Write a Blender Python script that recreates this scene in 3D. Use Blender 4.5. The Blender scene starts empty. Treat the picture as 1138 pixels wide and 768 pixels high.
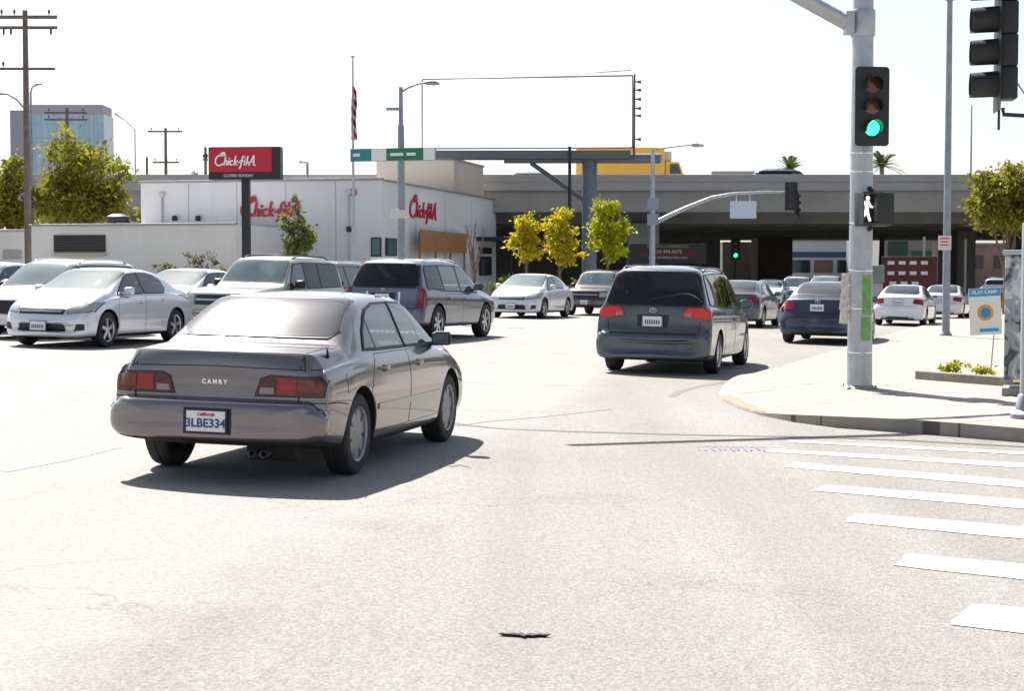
import bpy, bmesh, math, random
from mathutils import Vector, Matrix, noise
from mathutils.bvhtree import BVHTree
from mathutils.geometry import delaunay_2d_cdt
from mathutils.interpolate import poly_3d_calc

random.seed(7)
SC = bpy.context.scene
COL = SC.collection
R = math.radians
PI = math.pi

# ------------------------------------------------------------------ materials
MATS = {}
def newmat(name):
    m = bpy.data.materials.new(name); m.use_nodes = True
    nt = m.node_tree
    return m, nt, nt.nodes['Principled BSDF']

def mat(name, col=(.5, .5, .5), rough=.6, metal=0., coat=0., var=0., vscale=8., spec=.5, bump=0., bscale=60., emit=None, estr=1., coord='Object', ior=None):
    """procedural principled material; var = noise variation of the colour"""
    if name in MATS: return MATS[name]
    m, nt, b = newmat(name)
    b.inputs['Base Color'].default_value = (*col, 1)
    b.inputs['Roughness'].default_value = rough
    b.inputs['Metallic'].default_value = metal
    b.inputs['Coat Weight'].default_value = coat
    b.inputs['Coat Roughness'].default_value = .03
    b.inputs['Specular IOR Level'].default_value = spec
    if ior: b.inputs['IOR'].default_value = ior
    tc = nt.nodes.new('ShaderNodeTexCoord')
    if var > 0:
        n = nt.nodes.new('ShaderNodeTexNoise'); n.inputs['Scale'].default_value = vscale
        n.inputs['Detail'].default_value = 6; n.inputs['Roughness'].default_value = .65
        nt.links.new(tc.outputs[coord], n.inputs['Vector'])
        r = nt.nodes.new('ShaderNodeValToRGB')
        r.color_ramp.elements[0].position = .3; r.color_ramp.elements[1].position = .72
        r.color_ramp.elements[0].color = (*[c * (1 - var) for c in col], 1)
        r.color_ramp.elements[1].color = (*[min(1, c * (1 + var)) for c in col], 1)
        nt.links.new(n.outputs['Fac'], r.inputs['Fac']); nt.links.new(r.outputs['Color'], b.inputs['Base Color'])
        mr = nt.nodes.new('ShaderNodeMapRange')
        mr.inputs['To Min'].default_value = max(0.02, rough - .08); mr.inputs['To Max'].default_value = min(1, rough + .12)
        nt.links.new(n.outputs['Fac'], mr.inputs['Value']); nt.links.new(mr.outputs['Result'], b.inputs['Roughness'])
    if bump > 0:
        n2 = nt.nodes.new('ShaderNodeTexNoise'); n2.inputs['Scale'].default_value = bscale; n2.inputs['Detail'].default_value = 5
        nt.links.new(tc.outputs[coord], n2.inputs['Vector'])
        bp = nt.nodes.new('ShaderNodeBump'); bp.inputs['Strength'].default_value = bump; bp.inputs['Distance'].default_value = .02
        nt.links.new(n2.outputs['Fac'], bp.inputs['Height']); nt.links.new(bp.outputs['Normal'], b.inputs['Normal'])
    if emit:
        b.inputs['Emission Color'].default_value = (*emit, 1); b.inputs['Emission Strength'].default_value = estr
    MATS[name] = m
    return m

def paint(name, col, metal=.55, rough=.33, dirt=.12):
    """metallic car paint under clear coat, faint road film growing patchily"""
    if name in MATS: return MATS[name]
    m, nt, b = newmat(name)
    tc = nt.nodes.new('ShaderNodeTexCoord')
    n = nt.nodes.new('ShaderNodeTexNoise'); n.inputs['Scale'].default_value = 3.; n.inputs['Detail'].default_value = 8
    nt.links.new(tc.outputs['Object'], n.inputs['Vector'])
    r = nt.nodes.new('ShaderNodeValToRGB')
    r.color_ramp.elements[0].position = .35; r.color_ramp.elements[1].position = .75
    r.color_ramp.elements[0].color = (*col, 1)
    dust = (.36, .33, .30)
    r.color_ramp.elements[1].color = (*[c * (1 - dirt) + d * dirt for c, d in zip(col, dust)], 1)
    nt.links.new(n.outputs['Fac'], r.inputs['Fac']); nt.links.new(r.outputs['Color'], b.inputs['Base Color'])
    b.inputs['Metallic'].default_value = metal
    b.inputs['Roughness'].default_value = rough
    b.inputs['Coat Weight'].default_value = 1.
    mr = nt.nodes.new('ShaderNodeMapRange'); mr.inputs['To Min'].default_value = .02; mr.inputs['To Max'].default_value = .10
    nt.links.new(n.outputs['Fac'], mr.inputs['Value']); nt.links.new(mr.outputs['Result'], b.inputs['Coat Roughness'])
    MATS[name] = m
    return m

# ------------------------------------------------------------------ objects
def obj(name, me, parent=None, mats=None, smooth=None):
    if isinstance(me, bmesh.types.BMesh):
        d = bpy.data.meshes.new(name); me.to_mesh(d); me.free(); me = d
    o = bpy.data.objects.new(name, me); COL.objects.link(o)
    if mats is not None:
        me.materials.clear()
        for m in (mats if isinstance(mats, (list, tuple)) else [mats]): me.materials.append(m)
    if smooth is not None:
        me.shade_smooth()
        if smooth < 180: me.set_sharp_from_angle(angle=R(smooth))
    if parent is not None: o.parent = parent
    return o

def tag(o, label=None, cat=None, group=None, kind=None):
    if label: o['label'] = label
    if cat: o['category'] = cat
    if group: o['group'] = group
    if kind: o['kind'] = kind
    return o

def empty(name, loc=(0, 0, 0), rz=0., label=None, cat=None, group=None):
    o = bpy.data.objects.new(name, None); COL.objects.link(o)
    o.location = loc; o.rotation_euler = (0, 0, rz); o.empty_display_size = .1
    return tag(o, label, cat, group)

KIDS = {}
def copy_tree(o, parent=None):
    c = o.copy(); COL.objects.link(c)
    if parent is not None: c.parent = parent
    for ch in [k for k in o.children]: copy_tree(ch, c)
    return c

# ------------------------------------------------------------------ bmesh shapes
def box(bm, c, s, rz=0., bevel=0., mi=0, M=None):
    r = bmesh.ops.create_cube(bm, size=1.)
    vs = r['verts']
    T = Matrix.Translation(c) @ Matrix.Rotation(rz, 4, 'Z') @ Matrix.Diagonal((*s, 1))
    if M is not None: T = M @ T
    bmesh.ops.transform(bm, matrix=T, verts=vs)
    fs = set(f for v in vs for f in v.link_faces)
    for f in fs: f.material_index = mi
    if bevel > 0:
        es = list(set(e for v in vs for e in v.link_edges))
        res = bmesh.ops.bevel(bm, geom=es, offset=bevel, segments=2, affect='EDGES', profile=.6)
        for f in res['faces']: f.material_index = mi
    return vs

def frame_of(d):
    d = d.normalized()
    up = Vector((0, 0, 1)) if abs(d.z) < .95 else Vector((1, 0, 0))
    a = d.cross(up).normalized(); b = a.cross(d).normalized()
    return a, b

def tube(bm, pts, rad, seg=10, cap=True, mi=0):
    """tube along points; rad = number or one per point"""
    pts = [Vector(p) for p in pts]
    n = len(pts)
    rads = rad if isinstance(rad, (list, tuple)) else [rad] * n
    rings = []
    a = None
    for i, p in enumerate(pts):
        if i == 0: d = pts[1] - p
        elif i == n - 1: d = p - pts[i - 1]
        else: d = (pts[i + 1] - pts[i - 1])
        d.normalize()
        if a is None: a, b = frame_of(d)
        else:
            a = (a - d * a.dot(d)).normalized(); b = a.cross(d).normalized()
        rings.append([bm.verts.new(p + (a * math.cos(t) + b * math.sin(t)) * rads[i]) for t in [2 * PI * k / seg for k in range(seg)]])
    for i in range(n - 1):
        for k in range(seg):
            f = bm.faces.new((rings[i][k], rings[i][(k + 1) % seg], rings[i + 1][(k + 1) % seg], rings[i + 1][k])); f.material_index = mi; f.smooth = True
    if cap:
        f = bm.faces.new(rings[0][::-1]); f.material_index = mi
        f = bm.faces.new(rings[-1]); f.material_index = mi
    return rings

def lathe(bm, prof, seg=24, axis='Z', M=None, mi=0, closed=False):
    """prof: list of (r, h) revolved about axis"""
    rings = []
    for r_, h in prof:
        ring = []
        for k in range(seg):
            t = 2 * PI * k / seg
            if axis == 'Z': p = Vector((r_ * math.cos(t), r_ * math.sin(t), h))
            elif axis == 'X': p = Vector((h, r_ * math.cos(t), r_ * math.sin(t)))
            else: p = Vector((r_ * math.sin(t), h, r_ * math.cos(t)))
            if M is not None: p = M @ p
            ring.append(bm.verts.new(p))
        rings.append(ring)
    m = len(rings)
    for i in range(m if closed else m - 1):
        A, B = rings[i], rings[(i + 1) % m]
        for k in range(seg):
            f = bm.faces.new((A[k], A[(k + 1) % seg], B[(k + 1) % seg], B[k])); f.material_index = mi; f.smooth = True
    if not closed:
        for ring in (rings[0], rings[-1]):
            try:
                f = bm.faces.new(ring); f.material_index = mi
            except ValueError: pass
    return rings

def prism(bm, poly, thick, M, mi=0):
    """polygon in local XY extruded along local +Z by thick, M places it"""
    a = [bm.verts.new(M @ Vector((x, y, 0))) for x, y in poly]
    b = [bm.verts.new(M @ Vector((x, y, thick))) for x, y in poly]
    n = len(poly)
    fs = [bm.faces.new(a[::-1]), bm.faces.new(b)]
    for i in range(n): fs.append(bm.faces.new((a[i], a[(i + 1) % n], b[(i + 1) % n], b[i])))
    for f in fs: f.material_index = mi
    return fs

def fixn(bm):
    bmesh.ops.recalc_face_normals(bm, faces=bm.faces[:])

def text_mesh(s, size, extrude=.004, bold=0., shear=0., align='CENTER'):
    c = bpy.data.curves.new('lettering', 'FONT')
    c.body = s; c.size = size; c.extrude = extrude; c.offset = bold; c.shear = shear
    c.align_x = align; c.align_y = 'CENTER'; c.resolution_u = 3
    o = bpy.data.objects.new('lettering_source', c); COL.objects.link(o)
    bpy.context.view_layer.update()
    dg = bpy.context.evaluated_depsgraph_get()
    me = bpy.data.meshes.new_from_object(o.evaluated_get(dg))
    bpy.data.objects.remove(o); bpy.data.curves.remove(c)
    return me

def add_text(name, s, size, M, m, parent=None, **kw):
    me = text_mesh(s, size, **kw)
    me.transform(M)
    o = obj(name, me, parent, m)
    return o

# right-handed frame for something flat that faces the direction f (horizontal); local x = right as read, y = up, z = out
def facing(loc, yaw):
    """yaw: rotation about Z; yaw 0 faces -Y (towards the camera)"""
    return Matrix.Translation(loc) @ Matrix.Rotation(yaw, 4, 'Z') @ Matrix.Rotation(PI / 2, 4, 'X')

# ------------------------------------------------------------------ camera model and ground
W0, H0, F0 = 1138., 768., 1800.
EYE = 1.56
HORIZ = 301.4
PITCH = math.atan((H0 / 2 - HORIZ) / F0)
def G(x, y=0.):
    """road surface: 2.3 per cent crossfall, levelling out far to either side"""
    L = 17.
    if x > L: return -.023 * (L + 6 * (1 - math.exp(-(x - L) / 6)))
    if x < -L: return .023 * (L + 6 * (1 - math.exp((x + L) / 6)))
    return -.023 * x
def ray(px, py):
    v = Vector(((px - W0 / 2) / F0, 1., -(py - H0 / 2) / F0))
    c, s = math.cos(-PITCH), math.sin(-PITCH)
    return Vector((v.x, v.y * c - v.z * s, v.y * s + v.z * c))
def gp(px, py, dz=0.):
    """ground point under a pixel of the photograph"""
    d = ray(px, py); z = dz; p = None
    for i in range(12):
        t = (z - EYE) / d.z
        p = Vector((0, 0, EYE)) + d * t
        z = G(p.x, p.y) + dz
    return p
def dp(px, py, Y):
    """point at depth Y"""
    d = ray(px, py)
    return Vector((0, 0, EYE)) + d * (Y / d.y)
# ================================================================== vehicles
RUB = mat('tyre rubber', (.018, .018, .019), .75, var=.3, vscale=20)
BLK = mat('black trim plastic', (.015, .015, .016), .5, var=.2, vscale=30)
GAP = mat('panel gap', (.006, .006, .007), .8)
UNDER = mat('underbody', (.012, .012, .012), .9, var=.3, vscale=10)
CHROME = mat('chrome', (.75, .75, .76), .12, 1.)
RIMM = mat('alloy wheel silver', (.5, .5, .52), .28, .85, coat=.3)
RIMD = mat('dull grey wheel', (.16, .16, .17), .4, .6)
def glass_mat(name, tint, ior=1.5, rough=.0, base=.0, film=(0, 0, 0), filmw=0.):
    """thin automotive glass: tinted see-through layer plus Fresnel reflection, optional dusty film"""
    m = bpy.data.materials.new(name); m.use_nodes = True; nt = m.node_tree; L = nt.links; nt.nodes.remove(nt.nodes['Principled BSDF'])
    out = nt.nodes['Material Output']
    tr = nt.nodes.new('ShaderNodeBsdfTransparent'); tr.inputs[0].default_value = (*tint, 1)
    gl = nt.nodes.new('ShaderNodeBsdfAnisotropic'); gl.inputs['Roughness'].default_value = rough; gl.inputs['Color'].default_value = (1, 1, 1, 1)
    fr = nt.nodes.new('ShaderNodeFresnel'); fr.inputs[0].default_value = ior
    ad = nt.nodes.new('ShaderNodeMath'); ad.operation = 'ADD'; ad.use_clamp = True; ad.inputs[1].default_value = base; L.new(fr.outputs[0], ad.inputs[0])
    mx = nt.nodes.new('ShaderNodeMixShader'); L.new(ad.outputs[0], mx.inputs[0]); L.new(tr.outputs[0], mx.inputs[1]); L.new(gl.outputs[0], mx.inputs[2])
    res = mx
    if filmw:
        df = nt.nodes.new('ShaderNodeBsdfDiffuse'); df.inputs[0].default_value = (*film, 1)
        tc = nt.nodes.new('ShaderNodeTexCoord'); n = nt.nodes.new('ShaderNodeTexNoise'); n.inputs['Scale'].default_value = 1.3; n.inputs['Detail'].default_value = 1; L.new(tc.outputs['Object'], n.inputs['Vector'])
        mu = nt.nodes.new('ShaderNodeMath'); mu.operation = 'MULTIPLY'; mu.inputs[1].default_value = filmw * 2; L.new(n.outputs['Fac'], mu.inputs[0])
        m2 = nt.nodes.new('ShaderNodeMixShader'); L.new(mu.outputs[0], m2.inputs[0]); L.new(mx.outputs[0], m2.inputs[1]); L.new(df.outputs[0], m2.inputs[2]); res = m2
    L.new(res.outputs[0], out.inputs['Surface'])
    MATS[name] = m
    return m
GLASS = glass_mat('car window glass', (.52, .60, .64), 1.65, .0, .05, (.3, .33, .36), .03)
GLASSR = glass_mat('dusty rear window glass', (.26, .26, .36), 1.6, .125, .07, (.16, .15, .22), .06)
GLASSB = glass_mat('windscreen glass', (.55, .70, .70), 1.7, .01, .08, (.42, .62, .64), .16)
TINT = glass_mat('tinted privacy glass', (.10, .11, .13), 1.5, .0, .0, (.1, .1, .1), .02)
SEATM = mat('grey seat fabric', (.11, .11, .12), .9, var=.2, vscale=12)
CABM = mat('dark cabin trim', (.035, .035, .038), .8)
PLATE = mat('licence plate white', (.75, .76, .78), .4, var=.05, vscale=30)
PLATEB = mat('plate dark blue lettering', (.03, .05, .22), .5)
PLATER = mat('plate red lettering', (.5, .04, .04), .5)
WHITEL = mat('white reversing lens', (.26, .19, .20), .15, coat=1.)
def lens_mat(name, col, scale=90.):
    m, nt, b = newmat(name)
    tc = nt.nodes.new('ShaderNodeTexCoord')
    w = nt.nodes.new('ShaderNodeTexVoronoi'); w.inputs['Scale'].default_value = scale
    nt.links.new(tc.outputs['Object'], w.inputs['Vector'])
    r = nt.nodes.new('ShaderNodeValToRGB')
    r.color_ramp.elements[0].color = (*[min(1, c * 1.25) for c in col], 1); r.color_ramp.elements[1].color = (*[c * .65 for c in col], 1)
    r.color_ramp.elements[1].position = .7
    nt.links.new(w.outputs['Distance'], r.inputs['Fac']); nt.links.new(r.outputs['Color'], b.inputs['Base Color'])
    b.inputs['Roughness'].default_value = .2; b.inputs['Coat Weight'].default_value = .35; b.inputs['Coat Roughness'].default_value = .03
    MATS[name] = m
    return m
REDL = lens_mat('red lamp lens', (.30, .006, .010))
REDD = lens_mat('dark red lamp lens', (.09, .004, .008))
REDL2 = lens_mat('mid red lamp lens', (.36, .004, .008))
AMBL = lens_mat('amber lamp lens', (.20, .022, .008))
REDLIT = mat('lit brake lamp', (.24, .002, .004), .3, coat=.3, emit=(1, .006, .012), estr=.10)
HEADL = lens_mat('clear headlamp lens', (.40, .42, .44), 120.)
PLAIN = mat('factory paint', (.5, .5, .5), .3)

def loft_body(S):
    """S['st']: rows (u, w, zbot, zbelt, ztop) from the rear bumper to the nose; returns subdivided closed mesh"""
    st = S['st']; L = S['L']
    rb, fb = S.get('bow', (.14, .22))
    tum = S.get('tumble', .42)
    bm = bmesh.new()
    rows = []
    for row in st:
        u, w, zb, zs, zt = row[:5]
        h = max(zt - zs, .02)
        si = S.get('shoulder', .055)
        k = min(1, h / .25)
        pts = [(0, zb), (w * .55, zb), (w - .11, zb), (w - .035, zb + min(.05, (zs - zb) * .3)),
               (w - .006, zb + (zs - zb) * .34), (w, zb + (zs - zb) * .62), (w - .012, zb + (zs - zb) * .86),
               (w - si * .8, zs - .004 * k), (w - si - .012, zs + .05 * h),
               (w - si - .02 - tum * h * .42, zs + .42 * h), (w - si - .03 - tum * h * .80, zs + .80 * h),
               (w - si - .07 - tum * h * .92, zs + .945 * h), ((w - si - .09 - tum * h) * .62, zs + .99 * h), (0, zs + h)]
        if len(row) > 5:      # squarer or narrower roof at this station
            kx = row[5]
            pts = [(x * (kx if i >= 9 else 1), z) for i, (x, z) in enumerate(pts)]
        fr = max(0., 1 - u / (L * .22)); ff = max(0., 1 - (L - u) / (L * .26))
        ring = []
        for x, z in pts:
            q = abs(x) / S['W']
            dy = rb * (fr ** .7) * q ** S.get('bowp', 3.2) - fb * (ff ** .7) * q ** 2.6
            # rear and front glass curved in plan
            if z > zs and h > .12: dy += S.get('glassbow', .0) * q ** 2 * (1 if u < L / 2 else -1)
            ring.append((x, u - L / 2 + dy, z))
        rows.append(ring)
    n = len(rows[0])
    loops = []
    for ring in rows:
        right = [bm.verts.new(p) for p in ring]
        left = [bm.verts.new((-p[0], p[1], p[2])) for p in ring[1:-1]]
        loops.append(right + left[::-1])       # closed loop
    m = len(loops[0])
    for i in range(len(loops) - 1):
        for k in range(m):
            bm.faces.new((loops[i][k], loops[i][(k + 1) % m], loops[i + 1][(k + 1) % m], loops[i + 1][k]))
    for loop in (loops[0], loops[-1]):
        # cap with a strip of quads: pair right and left verts
        for k in range(n - 1):
            a, b = loop[k], loop[k + 1]
            la = loop[(m - k) % m]; lb = loop[(m - k - 1) % m]
            vs = []
            for v in (a, b, lb, la):
                if v not in vs: vs.append(v)
            if len(vs) > 2: bm.faces.new(vs)
    cl = bm.edges.layers.float.get('crease_edge') or bm.edges.layers.float.new('crease_edge')
    for i, val in S.get('crease', {}).items():
        for k in range(m):
            kk = k if k <= n - 1 else m - k
            k2 = (k + 1) % m; kk2 = k2 if k2 <= n - 1 else m - k2
            if min(kk, kk2) >= 3:
                e = bm.edges.get((loops[i][k], loops[i][k2]))
                if e: e[cl] = val
    sc = S.get('shoulder_crease', .25)
    for i in range(len(loops) - 1):
        for kk, val in ((7, sc), (3, .3)):
            for k in (kk, m - kk):
                e = bm.edges.get((loops[i][k], loops[i + 1][k]))
                if e: e[cl] = val
    fixn(bm)
    me = bpy.data.meshes.new('body'); bm.to_mesh(me); bm.free()
    return me

def evaluate(o):
    bpy.context.view_layer.update()
    dg = bpy.context.evaluated_depsgraph_get()
    me = bpy.data.meshes.new_from_object(o.evaluated_get(dg), preserve_all_data_layers=False, depsgraph=dg)
    return me

def in_poly(x, y, D):
    c = False; j = len(D) - 1
    for i in range(len(D)):
        if (D[i][1] > y) != (D[j][1] > y) and x < (D[j][0] - D[i][0]) * (y - D[i][1]) / (D[j][1] - D[i][1]) + D[i][0]: c = not c
        j = i
    return c

class Car:
    def __init__(self, S, root):
        self.S = S; self.root = root; self.L = S['L']
        me = loft_body(S)
        o = obj('body', me)
        sb = o.modifiers.new('s', 'SUBSURF'); sb.levels = S.get('sub', 2); sb.render_levels = sb.levels
        me2 = evaluate(o)
        bpy.data.objects.remove(o); bpy.data.meshes.remove(me)
        bm = bmesh.new(); bm.from_mesh(me2); fixn(bm); bm.to_mesh(me2)
        bm.normal_update(); bm.verts.ensure_lookup_table()
        self.co = [v.co.copy() for v in bm.verts]; self.vn = [v.normal.copy() for v in bm.verts]
        self.pl = [[v.index for v in f.verts] for f in bm.faces]
        self.bvh = BVHTree.FromPolygons(self.co, self.pl); bm.free()
        # wheel arches
        cb = bmesh.new()
        self.ax = [S['axles'][0] - self.L / 2, S['axles'][1] - self.L / 2]
        self.ra = S['rw'] + S.get('arch', .055)
        zc = S['rw']
        for a in self.ax:
            for s in (1, -1):
                M = Matrix.Translation((s * .98, a, zc)) @ Matrix.Rotation(PI / 2, 4, 'Y')
                prof = [(math.cos(t) * self.ra, math.sin(t) * self.ra) for t in [R(8 * k) for k in range(23)]]
                prof = [(p[1], p[0]) for p in prof]      # upper half circle
                pol = [(zz, yy) for zz, yy in prof]
                pol = [(math.sin(R(t)) * self.ra, math.cos(R(t)) * self.ra) for t in range(0, 181, 6)] + [(-.5, -self.ra), (-.5, self.ra)]
                va = [cb.verts.new((s * 1.3, a + y, zc + z)) for z, y in pol]
                vb = [cb.verts.new((s * (S['W'] - .34), a + y, zc + z)) for z, y in pol]
                k = len(pol)
                cb.faces.new(va); cb.faces.new(vb[::-1])
                for i in range(k): cb.faces.new((va[i], vb[i], vb[(i + 1) % k], va[(i + 1) % k]))
        fixn(cb)
        co = obj('cutter', cb)
        o = obj('body', me2)
        bo = o.modifiers.new('b', 'BOOLEAN'); bo.operation = 'DIFFERENCE'; bo.object = co; bo.solver = 'EXACT'
        me3 = evaluate(o)
        bpy.data.objects.remove(o); bpy.data.meshes.remove(me2)
        cm = co.data; bpy.data.objects.remove(co); bpy.data.meshes.remove(cm)
        me3.name = S['name'] + '_body'
        o = obj('body', me3, root, [PLAIN, BLK, UNDER], smooth=S.get('sharp', 32))
        zb0 = min(r[2] for r in S['st'])
        for p in me3.polygons:
            c = p.center
            idx = 0
            for a in self.ax:
                d = math.hypot(c.y - a, c.z - zc)
                if d < self.ra * 1.003 and abs(c.x) < S['W'] - .004: idx = 1
            if p.normal.z < -.75 and c.z < .45: idx = 2
            if S.get('sill') and c.z < S['sill']: idx = 1
            p.material_index = idx
        self.body = o

    def open_window(self, view, poly):
        """cut the shell away behind a pane"""
        bm = bmesh.new(); bm.from_mesh(self.body.data); L = self.L
        d = {'R': Vector((1, 0, 0)), 'L': Vector((-1, 0, 0)), 'B': Vector((0, -1, 0)), 'F': Vector((0, 1, 0))}[view]
        kill = []
        for f in bm.faces:
            if f.normal.dot(d) < .12: continue
            ok = True
            for p in [v.co for v in f.verts] + [f.calc_center_median()]:
                q = (p.y + L / 2, p.z) if view in 'RL' else (p.x, p.z)
                if not in_poly(q[0], q[1], poly): ok = False; break
            if ok: kill.append(f)
        bmesh.ops.delete(bm, geom=kill, context='FACES')
        bm.to_mesh(self.body.data); bm.free()

    def hit(self, view, a, b):
        L = self.L
        if view in 'RL':
            s = 1 if view == 'R' else -1
            o = Vector((s * 3, a - L / 2, b)); d = Vector((-s, 0, 0))
        elif view == 'B': o = Vector((a, -L, b)); d = Vector((0, 1, 0))
        elif view == 'F': o = Vector((a, L, b)); d = Vector((0, -1, 0))
        else: o = Vector((a, b - L / 2, 4)); d = Vector((0, 0, -1))
        loc, nor, idx, dist = self.bvh.ray_cast(o, d)
        if loc is not None:
            f = self.pl[idx]
            wts = poly_3d_calc([self.co[i] for i in f], loc)
            q = Vector((0, 0, 0))
            for i, w_ in zip(f, wts): q += self.vn[i] * w_
            if q.length > .1: nor = q.normalized()
        return loc, nor, idx, dist

    def patch(self, name, view, poly, mat_, off=.006, grid=.05, parent=None, skirt=.012, avoid=True, smooth=True, hole=None):
        P = [Vector(p) for p in poly]
        dense = []
        for i, p in enumerate(P):
            q = P[(i + 1) % len(P)]
            k = max(1, int((q - p).length / grid))
            for j in range(k): dense.append(p.lerp(q, j / k))
        if view in 'RL' and avoid:
            zc = self.S['rw']; rr = self.ra + .012
            for v in dense:
                for a in self.S['axles']:
                    d = Vector((v.x - a, v.y - zc))
                    if d.length < rr and d.length > 1e-4:
                        d *= rr / d.length; v.x = a + d.x; v.y = zc + d.y
        n = len(dense)
        xs = [p.x for p in dense]; ys = [p.y for p in dense]
        pts = list(dense)
        def inside(x, y):
            c = False; j = n - 1
            for i in range(n):
                if (dense[i].y > y) != (dense[j].y > y) and x < (dense[j].x - dense[i].x) * (y - dense[i].y) / (dense[j].y - dense[i].y) + dense[i].x: c = not c
                j = i
            return c
        gx = min(xs) + grid * .5
        while gx < max(xs):
            gy = min(ys) + grid * .5
            while gy < max(ys):
                if inside(gx, gy) and min((Vector((gx, gy)) - p).length for p in dense) > grid * .35: pts.append(Vector((gx, gy)))
                gy += grid
            gx += grid
        hedges = []; hd = []
        if hole:
            Hh = [Vector(p) for p in hole]
            for i, p in enumerate(Hh):
                q = Hh[(i + 1) % len(Hh)]; k = max(1, int((q - p).length / grid))
                for j in range(k): hd.append(p.lerp(q, j / k))
            pts = list(dense); o0 = len(pts); pts += hd
            hedges = [(o0 + i, o0 + (i + 1) % len(hd)) for i in range(len(hd))]
        r = delaunay_2d_cdt(pts, hedges, [list(range(n))], 1, 1e-5)
        bm = bmesh.new()
        vs, nm = [], []
        for p in r[0]:
            loc, nor, idx, dist = self.hit(view, p.x, p.y)
            if loc is None:
                vs.append(None); nm.append(None); continue
            dirs = {'R': Vector((1, 0, 0)), 'L': Vector((-1, 0, 0)), 'B': Vector((0, -1, 0)), 'F': Vector((0, 1, 0)), 'T': Vector((0, 0, 1))}[view]
            if nor.dot(dirs) < 0: nor = -nor
            vs.append(bm.verts.new(loc + nor * off)); nm.append(nor)
        for f in r[2]:
            q = [vs[i] for i in f]
            if None in q: continue
            if hd:
                cc = sum((r[0][i] for i in f), Vector((0, 0))) / len(f)
                if in_poly(cc.x, cc.y, hd): continue
            if max((q[i].co - q[(i + 1) % len(q)].co).length for i in range(len(q))) > .6: continue
            try: bm.faces.new(q)
            except ValueError: pass
        loose = [v for v in bm.verts if not v.link_faces]
        bmesh.ops.delete(bm, geom=loose, context='VERTS')
        idx_n = {}
        for v, nn in zip(vs, nm):
            if v is not None and v.is_valid: idx_n[v] = nn
        bm.normal_update()
        dirs = {'R': Vector((1, 0, 0)), 'L': Vector((-1, 0, 0)), 'B': Vector((0, -1, 0)), 'F': Vector((0, 1, 0)), 'T': Vector((0, 0, 1))}[view]
        for f in bm.faces:
            if f.normal.dot(dirs) < 0: f.normal_flip()
        be = [e for e in bm.edges if e.is_boundary]
        low = {}
        for e in be:
            for v in e.verts:
                if v not in low: low[v] = bm.verts.new(v.co - idx_n.get(v, dirs) * (off + skirt))
        top_faces = bm.faces[:]
        for e in be:
            a, b = e.verts
            f = e.link_faces[0]
            # orientation: follow the face's loop
            lp = [l for l in f.loops if l.edge == e][0]
            a = lp.vert; b = lp.link_loop_next.vert
            bm.faces.new((b, a, low[a], low[b]))
        for f in bm.faces: f.smooth = True
        up = {low[v]: idx_n.get(v, dirs) for v in low}
        cn = [idx_n.get(v) or up.get(v) or dirs for v in bm.verts]
        me = bpy.data.meshes.new(name); bm.to_mesh(me); bm.free()
        nlist = [tuple(q) for q in cn]
        me.normals_split_custom_set_from_vertices(nlist)
        return obj(name, me, parent or self.root, mat_)

    def both(self, name, poly, mat_, **kw):
        a = self.patch(name, 'R', poly, mat_, **kw); b = self.patch(name, 'L', poly, mat_, **kw)
        return a, b

    def line(self, name, view, pts, width, mat_, **kw):
        """thin strip along a polyline"""
        P = [Vector(p) for p in pts]
        l, r_ = [], []
        for i, p in enumerate(P):
            d = (P[min(i + 1, len(P) - 1)] - P[max(i - 1, 0)]).normalized(); nn = Vector((-d.y, d.x)) * width / 2
            l.append(p + nn); r_.append(p - nn)
        return self.patch(name, view, [tuple(p) for p in l + r_[::-1]], mat_, **kw)

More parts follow.
